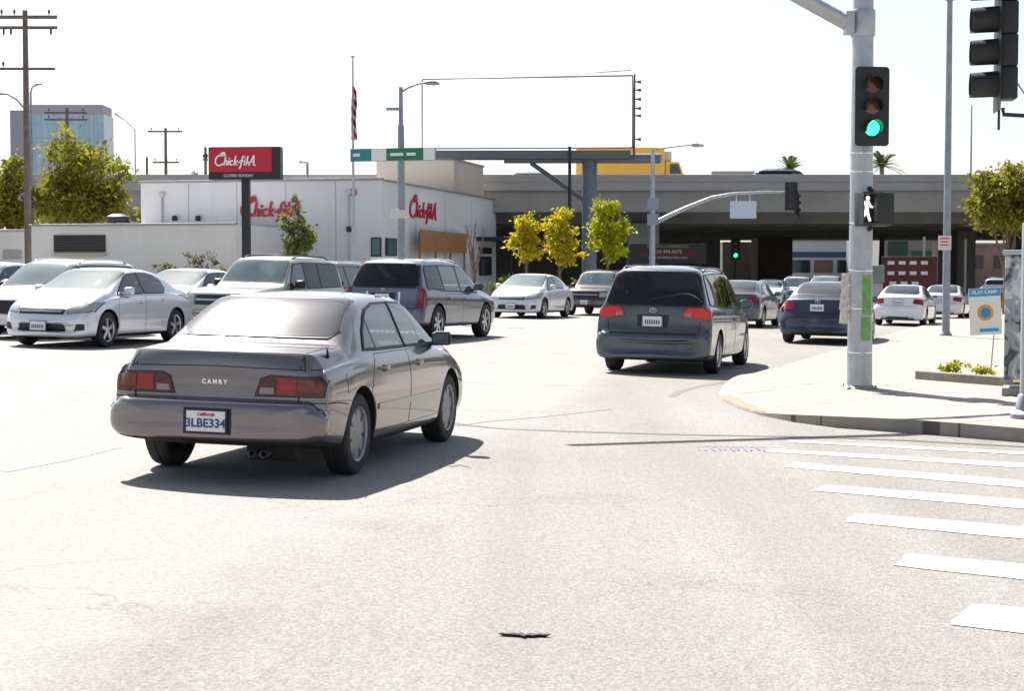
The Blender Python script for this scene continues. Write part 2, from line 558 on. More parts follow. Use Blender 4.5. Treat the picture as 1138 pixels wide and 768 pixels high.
def wheel(root, x, y, rw, tw, style, side, parent_name='wheel'):
    """wheel with tyre and rim sub-parts; x = outer face side"""
    rr = rw * .66
    # hub / brake disc is the wheel itself
    bm = bmesh.new()
    lathe(bm, [(rr * .93, -.02), (rr * .93, .02)], 20, 'X')
    fixn(bm)
    w = obj('wheel', bm, root, UNDER); w.location = (x - side * tw * .5, y, rw)
    bm = bmesh.new()
    h = tw / 2
    prof = [(rr, -h + .01), (rr + .01, -h), (rw - .03, -h), (rw - .008, -h + .015), (rw, -h + .045), (rw, -.004), (rw - .008, -.003), (rw - .008, .003), (rw, .004), (rw, h - .045), (rw - .008, h - .015), (rw - .03, h), (rr + .01, h), (rr, h - .01)]
    lathe(bm, prof, 40, 'X', closed=True); fixn(bm)
    obj('tyre', bm, w, RUB, smooth=30)
    bm = bmesh.new()
    s = side
    lathe(bm, [(rr + .002, -h * s * .9), (rr - .015, 0), (rr - .012, h * s * .85), (rr + .004, h * s * .98), (rr + .004, h * s * .9)], 40, 'X')
    for f in [f for f in bm.faces if len(f.verts) > 4]: bm.faces.remove(f)
    n = style.get('spokes', 5); wd = style.get('sw', .05)
    xo = h * s * .88
    lathe(bm, [(.001, xo * 1.0), (.035, xo * 1.0), (.06, xo * .9), (.062, xo * .6)], 18, 'X')
    for k in range(n):
        t = 2 * PI * k / n + .3
        c, sn = math.cos(t), math.sin(t)
        for (r0, r1, w0, w1) in ((.04, rr - .008, wd * .9, wd * 1.35),):
            vs = []
            for (rad, ww, xx) in ((r0, w0, xo * .95), (r1, w1, xo * .84)):
                for q in (-1, 1):
                    vs.append(bm.verts.new((xx, c * rad - sn * q * ww / 2, sn * rad + c * q * ww / 2)))
                for q in (1, -1):
                    vs.append(bm.verts.new((xx - s * .03, c * rad - sn * q * ww * .6, sn * rad + c * q * ww * .6)))
            a, b = vs[:4], vs[4:]
            for i in range(4): bm.faces.new((a[i], a[(i + 1) % 4], b[(i + 1) % 4], b[i]))
    if style.get('cover'):
        lathe(bm, [(.001, xo * .93), (rr * .55, xo * .93), (rr * .93, xo * .8), (rr * .93, xo * .7)], 36, 'X')
    bmesh.ops.recalc_face_normals(bm, faces=bm.faces[:])
    obj('rim', bm, w, style.get('mat', RIMM), smooth=35)
    return w

def build_car(S):
    root = empty('car')
    C = Car(S, root)
    L, W = S['L'], S['W']
    # wheels
    rw, tw = S['rw'], S.get('tw', .2)
    for a in C.ax:
        for s in (1, -1):
            wheel(root, s * (W - S.get('inset', .015)), a, rw, tw, S.get('wheel', {}), s)
    det = S.get('detail', 1)
    # doors: raised skins with a dark gap round them
    for k, d in enumerate(S.get('doors', [])):
        C.both('door_seam', d, GAP, off=.0012, skirt=.003)
        sh = shrink(d, .006)
        drs = C.both('door', sh, PLAIN, off=.0032, skirt=.0035)
        for dr, v in zip(drs, 'RL'):
            if k < len(S.get('handles', [])):
                hu, hz = S['handles'][k]
                loc = C.hit(v, hu, hz)[0]
                sx = 1 if v == 'R' else -1
                hb = bmesh.new()
                tube(hb, [loc + Vector((-sx * .01, -.095, 0)), loc + Vector((sx * .02, -.085, .002)), loc + Vector((sx * .036, -.04, .003)), loc + Vector((sx * .036, .04, .003)), loc + Vector((sx * .02, .085, .002)), loc + Vector((-sx * .01, .095, 0))], [.010, .012, .013, .013, .012, .010], 8)
                obj('handle', hb, dr, S.get('handle_mat', PLAIN), smooth=60)
                hb = bmesh.new()
                tube(hb, [loc + Vector((-sx * .006, -.07, -.002)), loc + Vector((sx * .003, 0, -.002)), loc + Vector((-sx * .006, .07, -.002))], [.012, .03, .012], 8)
                obj('handle_recess', hb, dr, BLK, smooth=60)
    for name, view, poly, m, kw in S.get('patches', []):
        kw = dict(kw)
        fr = kw.pop('frame', None)
        todo = {'S': [('R', 1), ('L', 1)], 'B2': [('B', 1), ('B', -1)], 'F2': [('F', 1), ('F', -1)]}.get(view, [(view, 1)])
        for v, sg in todo:
            pl = [(sg * x, z) for x, z in poly][::sg]
            par = None
            if fr:
                par = C.patch(name + '_trim', v, grow(pl, fr), BLK, off=kw.get('off', .009) - .003, skirt=.006, grid=kw.get('grid', .05), hole=shrink(pl, .012) if m in (GLASS, GLASSR, GLASSB, TINT) else None)
            if m in (GLASS, GLASSR, GLASSB, TINT): C.open_window(v, shrink(pl, .004))
            o = C.patch(name, v, pl, m, **kw)
            if par is not None: par.parent = o
    for name, view, pts, wd, m, kw in S.get('lines', []):
        if view == 'S':
            for v in 'RL': C.line(name, v, pts, wd, m, **kw)
        elif view in ('B2', 'F2', 'T2'):
            C.line(name, view[0], pts, wd, m, **kw); C.line(name, view[0], [(-x, z) for x, z in pts], wd, m, **kw)
        else: C.line(name, view, pts, wd, m, **kw)
    # cabin: tub, dashboard, seats
    if 'cabin' in S:
        u0, u1, zb_, rows_ = S['cabin']; wi = W - .13
        bm = bmesh.new()
        y0, y1 = u0 - L / 2, u1 - L / 2; zf = .42
        V = [bm.verts.new(q) for q in ((-wi, y0, zf), (wi, y0, zf), (wi, y1, zf), (-wi, y1, zf), (-wi, y0, zb_), (wi, y0, zb_), (wi, y1, zb_), (-wi, y1, zb_))]
        for q in ((0, 1, 2, 3), (0, 4, 5, 1), (1, 5, 6, 2), (2, 6, 7, 3), (3, 7, 4, 0)): bm.faces.new([V[i] for i in q])
        box(bm, (0, y1 - .22, zb_ - .05), (wi * 1.9, .5, .16), bevel=.05)
        if S.get('shelf'): box(bm, (0, y0 + .28, zb_ - .02), (wi * 1.8, .55, .03), bevel=.01)
        cab_ = obj('cabin', bm, root, CABM)
        for k, u in enumerate(rows_):
            for x in ((-.38, .38) if k == 0 else (-.40, .0, .40)):
                y = u - L / 2; bm = bmesh.new(); sw_ = .50 if k == 0 else .40; zt_ = zb_ + .04
                box(bm, (x, y + .1, .55 + (zb_ - .95)), (sw_, .5, .16), bevel=.05)
                box(bm, (0, 0, 0), (sw_ * .95, .13, .62), bevel=.05, M=Matrix.Translation((x, y - .2, zt_ - .22)) @ Matrix.Rotation(R(14), 4, 'X'))
                box(bm, (0, 0, 0), (.26, .09, .17), bevel=.035, M=Matrix.Translation((x, y - .29, zt_ + .19)) @ Matrix.Rotation(R(10), 4, 'X'))
                obj('seat', bm, root, SEATM, smooth=50)
        bm = bmesh.new(); yw = rows_[0] - L / 2 + .42
        pts_ = [Vector((-.38 + .18 * math.cos(t), yw - .06 * math.sin(t), zb_ - .02 + .17 * math.sin(t))) for t in [2 * PI * k / 20 for k in range(21)]]
        tube(bm, pts_, .014, 6); tube(bm, [(-.38, yw, zb_ - .02), (-.38, yw + .3, zb_ - .12)], .02, 6)
        obj('steering_wheel', bm, root, CABM)
    # mirrors
    if 'mirror' in S:
        mu, mz, ms = S['mirror']
        for s in (1, -1):
            loc, nor, _, _ = C.hit('R' if s > 0 else 'L', mu, mz)
            if loc is None: continue
            bm = bmesh.new()
            x0 = abs(loc.x)
            box(bm, (s * (x0 + .0), mu - L / 2 + .02, mz + .0), (.14, .07, .035), bevel=.012)
            cx, cy, cz = s * (x0 + .03 + ms * .5), mu - L / 2, mz + ms * .28
            pol = [(-.5, -.42), (-.3, -.5), (.42, -.46), (.53, -.2), (.5, .22), (.38, .48), (-.2, .5), (-.45, .36)]
            rings = []
            for (yy, sc_) in ((-.045, 1.), (-.035, 1.06), (.0, 1.05), (.05, .85), (.085, .45)):
                rings.append([bm.verts.new((cx + s * px_ * ms * sc_, cy + yy, cz + pz_ * ms * .72 * sc_)) for px_, pz_ in pol])
            for i_ in range(4):
                for k_ in range(8): bm.faces.new((rings[i_][k_], rings[i_][(k_ + 1) % 8], rings[i_ + 1][(k_ + 1) % 8], rings[i_ + 1][k_]))
            bm.faces.new(rings[0]); bm.faces.new(rings[-1]); fixn(bm)
            o = obj('mirror', bm, root, S.get('mirror_mat', PLAIN), smooth=50)
            bm = bmesh.new()
            box(bm, (cx, cy - .047, cz), (ms * .84, .006, ms * .56), bevel=.002)
            obj('mirror_glass', bm, o, GLASSB)
    # plates
    for view, zc in S.get('plates', []):
        sgn = -1 if view == 'B' else 1
        loc = max((C.hit(view, xx, zc + dz)[0] for xx in (-.14, 0, .14) for dz in (-.08, 0, .08)), key=lambda p: p.y * sgn)
        M = Matrix.Translation((0, loc.y + sgn * .012, zc)) @ (Matrix.Identity(4) if view == 'B' else Matrix.Rotation(PI, 4, 'Z')) @ Matrix.Rotation(PI / 2, 4, 'X')
        bm = bmesh.new(); box(bm, (0, 0, 0), (.33, .18, .024), bevel=.004, M=M)
        fr = obj('license_plate', bm, root, BLK if S.get('plate_text') else RIMD)
        bm = bmesh.new(); box(bm, (0, 0, .0135), (.30, .15, .006), bevel=.002, M=M)
        pl = obj('plate_face', bm, fr, PLATE)
        if S.get('plate_text'):
            add_text('plate_number', S['plate_text'], .088, M @ Matrix.Translation((0, -.016, .019)) , PLATEB, fr, extrude=.001, bold=.0022)
            add_text('plate_state', 'California', .034, M @ Matrix.Translation((0, .05, .019)), PLATER, fr, extrude=.001, bold=.001, shear=.3)
        else:
            bm = bmesh.new()
            for k in range(7):
                if k == 3: pass
                box(bm, (-.108 + k * .036, -.012, .0175), (.022, .07, .002), M=M)
            obj('plate_number', bm, fr, PLATEB)
    # roof rack
    if 'rack' in S:
        u0, u1, xr, mrk = S['rack']
        for s in (1, -1):
            pts = []
            for k in range(9):
                u = u0 + (u1 - u0) * k / 8
                loc, _, _, _ = C.hit('T', s * xr, u)
                pts.append(loc + Vector((0, 0, .05 if 0 < k < 8 else .0)))
            bm = bmesh.new(); tube(bm, pts, .016, 8)
            obj('roof_rail', bm, root, mrk)
        for u in S.get('crossbars', []):
            a = C.hit('T', -xr, u)[0] + Vector((0, 0, .06)); b = C.hit('T', xr, u)[0] + Vector((0, 0, .06))
            bm = bmesh.new(); tube(bm, [a, (a + b) / 2 + Vector((0, 0, .01)), b], .014, 8); obj('roof_bar', bm, root, mrk)
    if 'spoiler' in S:
        u, z, hw, m = S['spoiler']
        bm = bmesh.new()
        box(bm, (0, u - L / 2, z), (hw * 2, .16, .03), bevel=.012)
        obj('spoiler', bm, root, m, smooth=40)
    for (x, z, r_) in S.get('exhaust', []):
        bm = bmesh.new(); y0 = -L / 2 + .06
        lathe(bm, [(r_, y0), (r_, y0 + .25), (r_ * .8, y0 + .25), (r_ * .8, y0 + .005)], 14, 'Y', M=Matrix.Translation((x, 0, z)), closed=True)
        obj('exhaust_pipe', bm, root, RIMD, smooth=40)
    if S.get('silencer'):
        bm = bmesh.new(); tube(bm, [(.25, -L / 2 + .25, .27), (.62, -L / 2 + .25, .27)], .1, 14)
        obj('silencer', bm, root, UNDER)
        bm = bmesh.new(); tube(bm, [(-.5, C.ax[0], .3), (.5, C.ax[0], .3)], .04, 8); obj('axle_beam', bm, root, UNDER)
    if S.get('badge'):
        for (txt, x, z, size) in S['badge']:
            loc, nor, _, _ = C.hit('B', x, z)
            M = Matrix.Translation((x, loc.y - .004, z)) @ Matrix.Rotation(PI / 2, 4, 'X')
            for i, ch in enumerate(txt):
                pass
            add_text('badge', ' '.join(txt), size, M, CHROME, root, extrude=.002, bold=.002)
    if S.get('emblem'):
        for view, x, z, rx, rz_ in S['emblem']:
            loc = C.hit(view, x, z)[0]; sg = -1 if view == 'B' else 1
            bm = bmesh.new()
            pts = [(x + rx * math.cos(t), loc.y + sg * .012, z + rz_ * math.sin(t)) for t in [2 * PI * k / 20 for k in range(21)]]
            tube(bm, pts, .006, 6); tube(bm, [(x - rx * .6, loc.y + sg * .012, z + rz_ * .3), (x + rx * .6, loc.y + sg * .012, z + rz_ * .3)], .005, 6)
            tube(bm, [(x, loc.y + sg * .012, z + rz_ * .9), (x, loc.y + sg * .012, z - rz_ * .9)], .005, 6)
            obj('emblem', bm, root, CHROME)
    if S.get('antenna'):
        u, x, h = S['antenna']
        loc = C.hit('T', x, u)[0]
        bm = bmesh.new(); tube(bm, [loc, loc + Vector((0, -.02, .06)), loc + Vector((0, -.03 - h * .1, h))], [.014, .007, .002], 6); obj('antenna', bm, root, BLK)
    return root

def shrink(poly, d):
    """inset a polygon"""
    P = [Vector(p) for p in poly]
    A = sum(P[i].x * P[(i + 1) % len(P)].y - P[(i + 1) % len(P)].x * P[i].y for i in range(len(P)))
    sg = 1 if A > 0 else -1
    out = []
    n = len(P)
    for i in range(n):
        e1 = (P[i] - P[i - 1]).normalized(); e2 = (P[(i + 1) % n] - P[i]).normalized()
        n1 = Vector((-e1.y, e1.x)) * sg; n2 = Vector((-e2.y, e2.x)) * sg
        m = (n1 + n2)
        if m.length < 1e-4: m = n1
        m.normalize(); c = max(.35, m.dot(n1))
        out.append(tuple(P[i] + m * d / c))
    return out
def grow(poly, d): return shrink(poly, -d)

def place_car(root, px, py, yaw, local, scale=1.):
    """put local contact point (x, y) of the car on the ground under pixel px, py; yaw clockwise from +Y in degrees"""
    g = gp(px, py)
    rz = -R(yaw)
    c, s = math.cos(rz), math.sin(rz)
    lx, ly = local[0] * scale, local[1] * scale
    x = g.x - (c * lx - s * ly); y = g.y - (s * lx + c * ly)
    sl = (G(x + .5) - G(x - .5))
    nrm = Vector((-sl, 0, 1)).normalized()
    q = Vector((0, 0, 1)).rotation_difference(nrm).to_matrix().to_4x4()
    root.matrix_world = Matrix.Translation((x, y, G(x))) @ q @ Matrix.Rotation(rz, 4, 'Z') @ Matrix.Diagonal((scale, scale, scale, 1))

def repaint(root, m, swap=None):
    swap = swap or {}
    def rec(o):
        if o.type == 'MESH':
            for sl, cur in zip(o.material_slots, list(o.data.materials)):
                if cur == PLAIN:
                    sl.link = 'OBJECT'; sl.material = m
                elif cur in swap:
                    sl.link = 'OBJECT'; sl.material = swap[cur]
        for c in o.children: rec(c)
    rec(root)

# ------------------------------------------------------------------ the car types
RIMS5 = dict(spokes=5, sw=.055)
# 1990s four-door saloon (the one in front)
SEDAN90 = dict(name='saloon', cabin=(.80, 3.42, .90, (2.35, 1.72)), shelf=True, bowp=4.2, L=4.72, W=.885, rw=.318, tw=.2, axles=(1.10, 3.73), bow=(.13, .26), tumble=.40, sub=3, inset=.03, shoulder=.06, glassbow=.10,
    wheel=dict(spokes=7, sw=.085, mat=mat('wheel cover grey', (.27, .27, .285), .4, .5, var=.15, vscale=9)),
    st=[(.00, .28, .43, .46, .48), (.0, .60, .40, .49, .52), (.002, .77, .355, .52, .563), (.012, .855, .325, .545, .60), (.06, .880, .305, .56, .618), (.115, .884, .30, .565, .624), (.135, .868, .295, .57, .628),
        (.142, .862, .295, .62, .70), (.146, .862, .295, .74, .86), (.152, .862, .29, .80, .95), (.19, .868, .29, .835, .975), (.34, .876, .27, .85, .985),
        (.70, .884, .22, .872, 1.0), (.84, .885, .21, .88, 1.005), (.91, .885, .21, .885, 1.025), (1.22, .885, .20, .90, 1.20), (1.50, .885, .20, .905, 1.335), (1.62, .885, .20, .905, 1.368), (1.95, .885, .19, .905, 1.392), (2.45, .885, .19, .905, 1.400),
        (2.82, .885, .19, .90, 1.375), (2.94, .885, .19, .90, 1.345), (3.25, .884, .19, .89, 1.18), (3.55, .882, .20, .87, 1.0), (3.66, .88, .20, .86, .952), (3.75, .878, .20, .85, .94), (4.1, .872, .22, .80, .88),
        (4.42, .862, .23, .72, .79), (4.58, .85, .23, .66, .72), (4.66, .83, .24, .58, .64), (4.70, .80, .27, .52, .56), (4.72, .60, .36, .46, .50)],
    doors=[[(1.52, .92), (2.36, .92), (2.38, .30), (1.42, .30), (1.32, .62), (1.40, .80)], [(2.385, .92), (3.40, .915), (3.44, .60), (3.36, .30), (2.40, .30)]],
    handles=[(1.66, .80), (2.62, .80)],
    patches=[
        ('rear_window', 'B', [(-.60, 1.055), (.60, 1.055), (.655, 1.10), (.57, 1.315), (.5, 1.335), (-.5, 1.335), (-.57, 1.315), (-.655, 1.10)], GLASSR, dict(off=.012, frame=.010)),
        ('windshield', 'F', [(-.66, 1.0), (.66, 1.0), (.60, 1.30), (.54, 1.335), (-.54, 1.335), (-.60, 1.30)], GLASSB, dict(off=.012, frame=.022)),
        ('side_window', 'S', [(2.43, .955), (3.36, .945), (3.30, 1.0), (2.93, 1.245), (2.78, 1.285), (2.45, 1.295)], GLASS, dict(off=.012, frame=.02)),
        ('side_window', 'S', [(1.63, .96), (2.35, .955), (2.37, 1.295), (2.0, 1.29), (1.78, 1.25), (1.65, 1.185)], GLASS, dict(off=.012, frame=.02)),
        ('quarter_window', 'S', [(1.37, .965), (1.60, .96), (1.62, 1.165), (1.50, 1.09)], GLASS, dict(off=.012, frame=.018)),
        ('tail_light', 'B2', [(.33, .655), (.835, .655), (.842, .765), (.79, .79), (.44, .80), (.37, .775)], REDD, dict(off=.010, frame=.008, grid=.03)),
        ('brake_lens', 'B2', [(.50, .668), (.64, .668), (.64, .782), (.50, .786)], REDL2, dict(off=.016, grid=.03)),
        ('indicator_lens', 'B2', [(.65, .69), (.82, .69), (.825, .755), (.79, .772), (.65, .775)], AMBL, dict(off=.016, grid=.03)),
        ('reversing_lens', 'B2', [(.36, .668), (.47, .668), (.47, .715), (.37, .715)], WHITEL, dict(off=.016, grid=.03)),
        ('fuel_flap', 'R', [(.72, .66), (.88, .66), (.88, .80), (.72, .80)], PLAIN, dict(off=.004)),
        ('headlight', 'F2', [(.42, .60), (.84, .60), (.84, .70), (.44, .715)], HEADL, dict(off=.008, grid=.05)),
        ('grille', 'F', [(-.36, .60), (.36, .60), (.34, .70), (-.34, .70)], BLK, dict(off=.008, grid=.05)),
        ('bumper_recess', 'F', [(-.5, .30), (.5, .30), (.45, .40), (-.45, .40)], BLK, dict(off=.004, grid=.05)),
        ('plate_recess', 'B', [(-.19, .37), (.19, .37), (.19, .56), (-.19, .56)], BLK, dict(off=.006, grid=.03)),
    ],
    lines=[
        ('trunk_seam', 'B', [(-.78, .845), (0, .86), (.78, .845)], .007, GAP, dict(off=.002, grid=.04, skirt=.003)),
        ('trunk_side_seam', 'B2', [(.70, .83), (.685, .9), (.67, .94)], .008, GAP, dict(off=.002, grid=.03, skirt=.003)),
        ('trunk_side_seam', 'T2', [(.66, .17), (.68, .5), (.67, .84)], .008, GAP, dict(off=.002, grid=.03, skirt=.003)),
        ('side_moulding', 'S', [(.2, .535), (.70, .53)], .035, PLAIN, dict(off=.012)),
        ('side_moulding', 'S', [(1.50, .50), (3.32, .50)], .045, PLAIN, dict(off=.014)),
        ('bumper_seam', 'S', [(.16, .61), (.5, .60), (.72, .575)], .008, GAP, dict(off=.002, grid=.04, skirt=.003)),
        ('sill_trim', 'S', [(1.50, .235), (3.3, .235)], .05, BLK, dict(off=.010)),
    ],
    crease={4: .5, 6: .75, 7: .4, 10: .6}, mirror=(3.26, .935, .17), mirror_mat=BLK, plates=[('B', .465)], plate_text='3LBE334',
    exhaust=[(.32, .235, .028), (.41, .235, .028)], silencer=True, badge=[('CAMRY', 0, .742, .044)], antenna=(.55, .74, .07))

def remap(S, f, kx, dw):
    """shorten the overhangs and narrow the body of a car description"""
    L0 = S['L']; S['L'] = f(L0); S['W'] += dw
    S['st'] = [(f(r[0]), r[1] + (dw if r[1] > .7 else 0)) + tuple(r[2:]) for r in S['st']]
    S['axles'] = tuple(f(a) for a in S['axles'])
    S['doors'] = [[(f(u), z) for u, z in d] for d in S['doors']]
    S['handles'] = [(f(u), z) for u, z in S['handles']]
    def pv(v, pts):
        if v in ('S', 'R', 'L'): return [(f(u), z) for u, z in pts]
        if v[0] == 'T': return [(x * kx, f(u)) for x, u in pts]
        return [(x * kx, z) for x, z in pts]
    S['patches'] = [(n, v, pv(v, p), m, k) for n, v, p, m, k in S['patches']]
    S['lines'] = [(n, v, pv(v, p), w_, m, k) for n, v, p, w_, m, k in S['lines']]
    S['mirror'] = (f(S['mirror'][0]),) + tuple(S['mirror'][1:])
    if 'antenna' in S: S['antenna'] = (f(S['antenna'][0]),) + tuple(S['antenna'][1:])
remap(SEDAN90, lambda u: (u * .90 if u < 1.1 else (u - .11 if u < 3.73 else 3.62 + (u - 3.73) * .88)), .97, -.025)

# modern four-door saloon
SEDAN10 = dict(name='modern_saloon', cabin=(.75, 3.45, .93, (2.3, 1.68)), shelf=True, L=4.6, W=.90, rw=.325, tw=.21, axles=(.98, 3.66), bow=(.20, .34), tumble=.42, sub=3, inset=.02, glassbow=.12, wheel=RIMS5,
    st=[(.00, .60, .36, .48, .52), (.0, .80, .27, .54, .60), (.03, .87, .22, .60, .66), (.09, .885, .2, .68, .76), (.12, .885, .2, .78, .93), (.15, .885, .2, .84, 1.03), (.24, .89, .2, .88, 1.06),
        (.55, .898, .2, .92, 1.075), (.64, .90, .2, .93, 1.085), (.95, .90, .19, .95, 1.25), (1.25, .90, .18, .96, 1.375), (1.6, .90, .18, .96, 1.44), (2.1, .90, .18, .955, 1.465),
        (2.55, .90, .18, .945, 1.435), (2.72, .90, .18, .94, 1.40), (3.1, .90, .18, .92, 1.22), (3.45, .898, .18, .90, 1.045), (3.58, .896, .18, .89, 1.0), (3.7, .893, .18, .87, .985),
        (4.05, .885, .18, .80, .90), (4.35, .87, .18, .71, .79), (4.49, .85, .18, .64, .71), (4.56, .82, .19, .55, .62), (4.59, .78, .22, .45, .5), (4.60, .60, .3, .40, .44)],
    doors=[[(1.42, .945), (2.24, .945), (2.26, .29), (1.36, .29), (1.26, .62), (1.33, .82)], [(2.265, .945), (3.26, .93), (3.30, .60), (3.24, .29), (2.28, .29)]],
    handles=[(1.55, .84), (2.46, .82)],
    patches=[
        ('rear_window', 'B', [(-.56, 1.135), (.56, 1.135), (.60, 1.17), (.52, 1.37), (.45, 1.39), (-.45, 1.39), (-.52, 1.37), (-.60, 1.17)], GLASS, dict(off=.012, frame=.02)),
        ('windshield', 'F', [(-.66, 1.05), (.66, 1.05), (.60, 1.34), (.52, 1.39), (-.52, 1.39), (-.60, 1.34)], GLASSB, dict(off=.012, frame=.018)),
        ('side_window', 'S', [(2.29, .985), (3.20, .965), (3.16, 1.0), (2.75, 1.27), (2.58, 1.325), (2.31, 1.345)], GLASS, dict(off=.012, frame=.018)),
        ('side_window', 'S', [(1.46, .99), (2.22, .985), (2.24, 1.348), (1.85, 1.345), (1.62, 1.30), (1.40, 1.20), (1.34, 1.08)], GLASS, dict(off=.012, frame=.018)),
        ('tail_light', 'B2', [(.50, .80), (.835, .76), (.845, .93), (.54, .95)], REDL, dict(off=.010, frame=.006, grid=.05)),
                ('headlight', 'F2', [(.50, .62), (.84, .66), (.84, .82), (.72, .80), (.48, .70)], HEADL, dict(off=.010, frame=.008, grid=.05)),
        ('headlight_wrap', 'S', [(4.32, .66), (4.02, .80), (4.10, .83), (4.35, .74)], HEADL, dict(off=.010, grid=.05)),
        ('grille', 'F', [(-.44, .605), (.44, .605), (.46, .69), (.40, .70), (-.40, .70), (-.46, .69)], BLK, dict(off=.010, grid=.05)),
        ('lower_grille', 'F', [(-.48, .30), (.48, .30), (.44, .43), (-.44, .43)], BLK, dict(off=.008, grid=.05)),
        ('fog_light', 'F2', [(.62, .31), (.78, .33), (.78, .44), (.66, .44)], BLK, dict(off=.008, grid=.04)),
        ('rear_valance', 'B', [(-.6, .24), (.6, .24), (.55, .33), (-.55, .33)], BLK, dict(off=.004, grid=.06)),
    ],
    lines=[('grille_bar', 'F', [(-.40, .65), (.40, .65)], .02, CHROME, dict(off=.018, grid=.05)),
           ('trunk_seam', 'B', [(-.60, .70), (.60, .70)], .008, GAP, dict(off=.002, grid=.05, skirt=.003)),
           ('trunk_side_seam', 'B2', [(.62, .70), (.60, .85), (.68, 1.0)], .008, GAP, dict(off=.002, grid=.05, skirt=.003)),
           ('hood_seam', 'T2', [(.60, 4.30), (.72, 3.9), (.76, 3.6)], .008, GAP, dict(off=.002, grid=.05, skirt=.003)),
           ('sill_trim', 'S', [(1.4, .215), (3.25, .215)], .05, BLK, dict(off=.010))],
    mirror=(3.02, .98, .19), plates=[('B', .84), ('F', .40)], emblem=[('F', 0, .66, .07, .045), ('B', 0, .98, .06, .04)], exhaust=[(.5, .26, .03)])

# crossover estate with tall tail lamps
CROSS = dict(name='crossover', cabin=(.35, 3.62, .99, (2.3, 1.4)), L=4.9, W=.93, rw=.375, tw=.24, axles=(.98, 3.88), bow=(.12, .22), tumble=.30, sub=3, inset=.01, glassbow=.04, wheel=dict(spokes=6, sw=.06), sill=.30,
    st=[(.00, .66, .42, .56, .60), (.0, .84, .36, .60, .66), (.03, .91, .32, .64, .70), (.10, .925, .31, .68, .74), (.125, .92, .31, .74, .90), (.14, .92, .31, .95, 1.10), (.17, .92, .31, 1.03, 1.16),
        (.24, .92, .31, 1.05, 1.28), (.38, .92, .30, 1.05, 1.52), (.46, .92, .30, 1.05, 1.64), (.58, .92, .30, 1.05, 1.69), (1.0, .925, .29, 1.04, 1.72), (1.8, .93, .28, 1.02, 1.735), (2.5, .93, .28, 1.00, 1.72),
        (2.85, .93, .28, .99, 1.66), (3.0, .93, .28, .985, 1.62), (3.35, .928, .28, .97, 1.36), (3.62, .925, .28, .96, 1.14), (3.72, .922, .28, .95, 1.08), (3.85, .92, .28, .94, 1.06),
        (4.3, .91, .28, .90, 1.0), (4.65, .89, .28, .84, .93), (4.78, .87, .28, .76, .86), (4.85, .84, .29, .62, .72), (4.885, .8, .32, .54, .60), (4.90, .6, .4, .48, .52)],
    doors=[[(1.42, .995), (2.34, .99), (2.36, .36), (1.44, .36), (1.36, .62)], [(2.365, .99), (3.40, .975), (3.46, .66), (3.36, .36), (2.38, .36)]],
    handles=[(1.56, .90), (2.52, .88)],
    patches=[
        ('rear_window', 'B', [(-.66, 1.13), (.66, 1.13), (.72, 1.18), (.64, 1.54), (.56, 1.60), (-.56, 1.60), (-.64, 1.54), (-.72, 1.18)], TINT, dict(off=.012, frame=.03)),
        ('windshield', 'F', [(-.70, 1.14), (.70, 1.14), (.64, 1.55), (.56, 1.61), (-.56, 1.61), (-.64, 1.55)], GLASSB, dict(off=.012, frame=.02)),
        ('side_window', 'S', [(2.39, 1.04), (3.38, 1.02), (3.32, 1.10), (2.98, 1.48), (2.85, 1.545), (2.41, 1.575)], GLASS, dict(off=.012, frame=.02)),
        ('side_window', 'S', [(1.42, 1.06), (2.33, 1.045), (2.34, 1.575), (1.42, 1.575)], GLASS, dict(off=.012, frame=.02)),
        ('quarter_window', 'S', [(.50, 1.12), (1.36, 1.065), (1.36, 1.57), (.68, 1.555), (.60, 1.50)], TINT, dict(off=.012, frame=.02)),
        ('tail_light', 'B2', [(.755, .70), (.868, .70), (.862, 1.10), (.765, 1.10)], REDL, dict(off=.016, grid=.03)),
        ('tail_light_wrap', 'S', [(.24, .72), (.33, .72), (.33, 1.10), (.26, 1.10)], REDL, dict(off=.014, grid=.03)),
        ('plate_recess', 'B', [(-.26, .80), (.26, .80), (.28, 1.0), (-.28, 1.0)], BLK, dict(off=.003, grid=.05)),
        ('rear_bumper', 'B', [(-.90, .40), (.90, .40), (.90, .64), (-.90, .64)], RIMD, dict(off=.004, grid=.06)),
        ('headlight', 'F2', [(.62, .66), (.84, .68), (.84, .88), (.62, .86)], HEADL, dict(off=.01, grid=.05)),
        ('grille', 'F', [(-.5, .54), (.5, .54), (.48, .82), (-.48, .82)], BLK, dict(off=.01, grid=.05)),
    ],
    lines=[('tailgate_trim', 'B2', [(.36, .74), (.36, 1.02)], .04, CHROME, dict(off=.014, grid=.04)),
           ('tailgate_seam', 'B2', [(.74, .70), (.73, 1.0), (.76, 1.18)], .01, GAP, dict(off=.002, grid=.05, skirt=.003)),
           ('tailgate_seam', 'B', [(-.74, .70), (.74, .70)], .012, GAP, dict(off=.002, grid=.05, skirt=.003))],
    mirror=(3.22, 1.08, .2), mirror_mat=BLK, plates=[('B', .90)], rack=(.75, 2.75, .60, CHROME), emblem=[('B', 0, 1.06, .04, .03)])

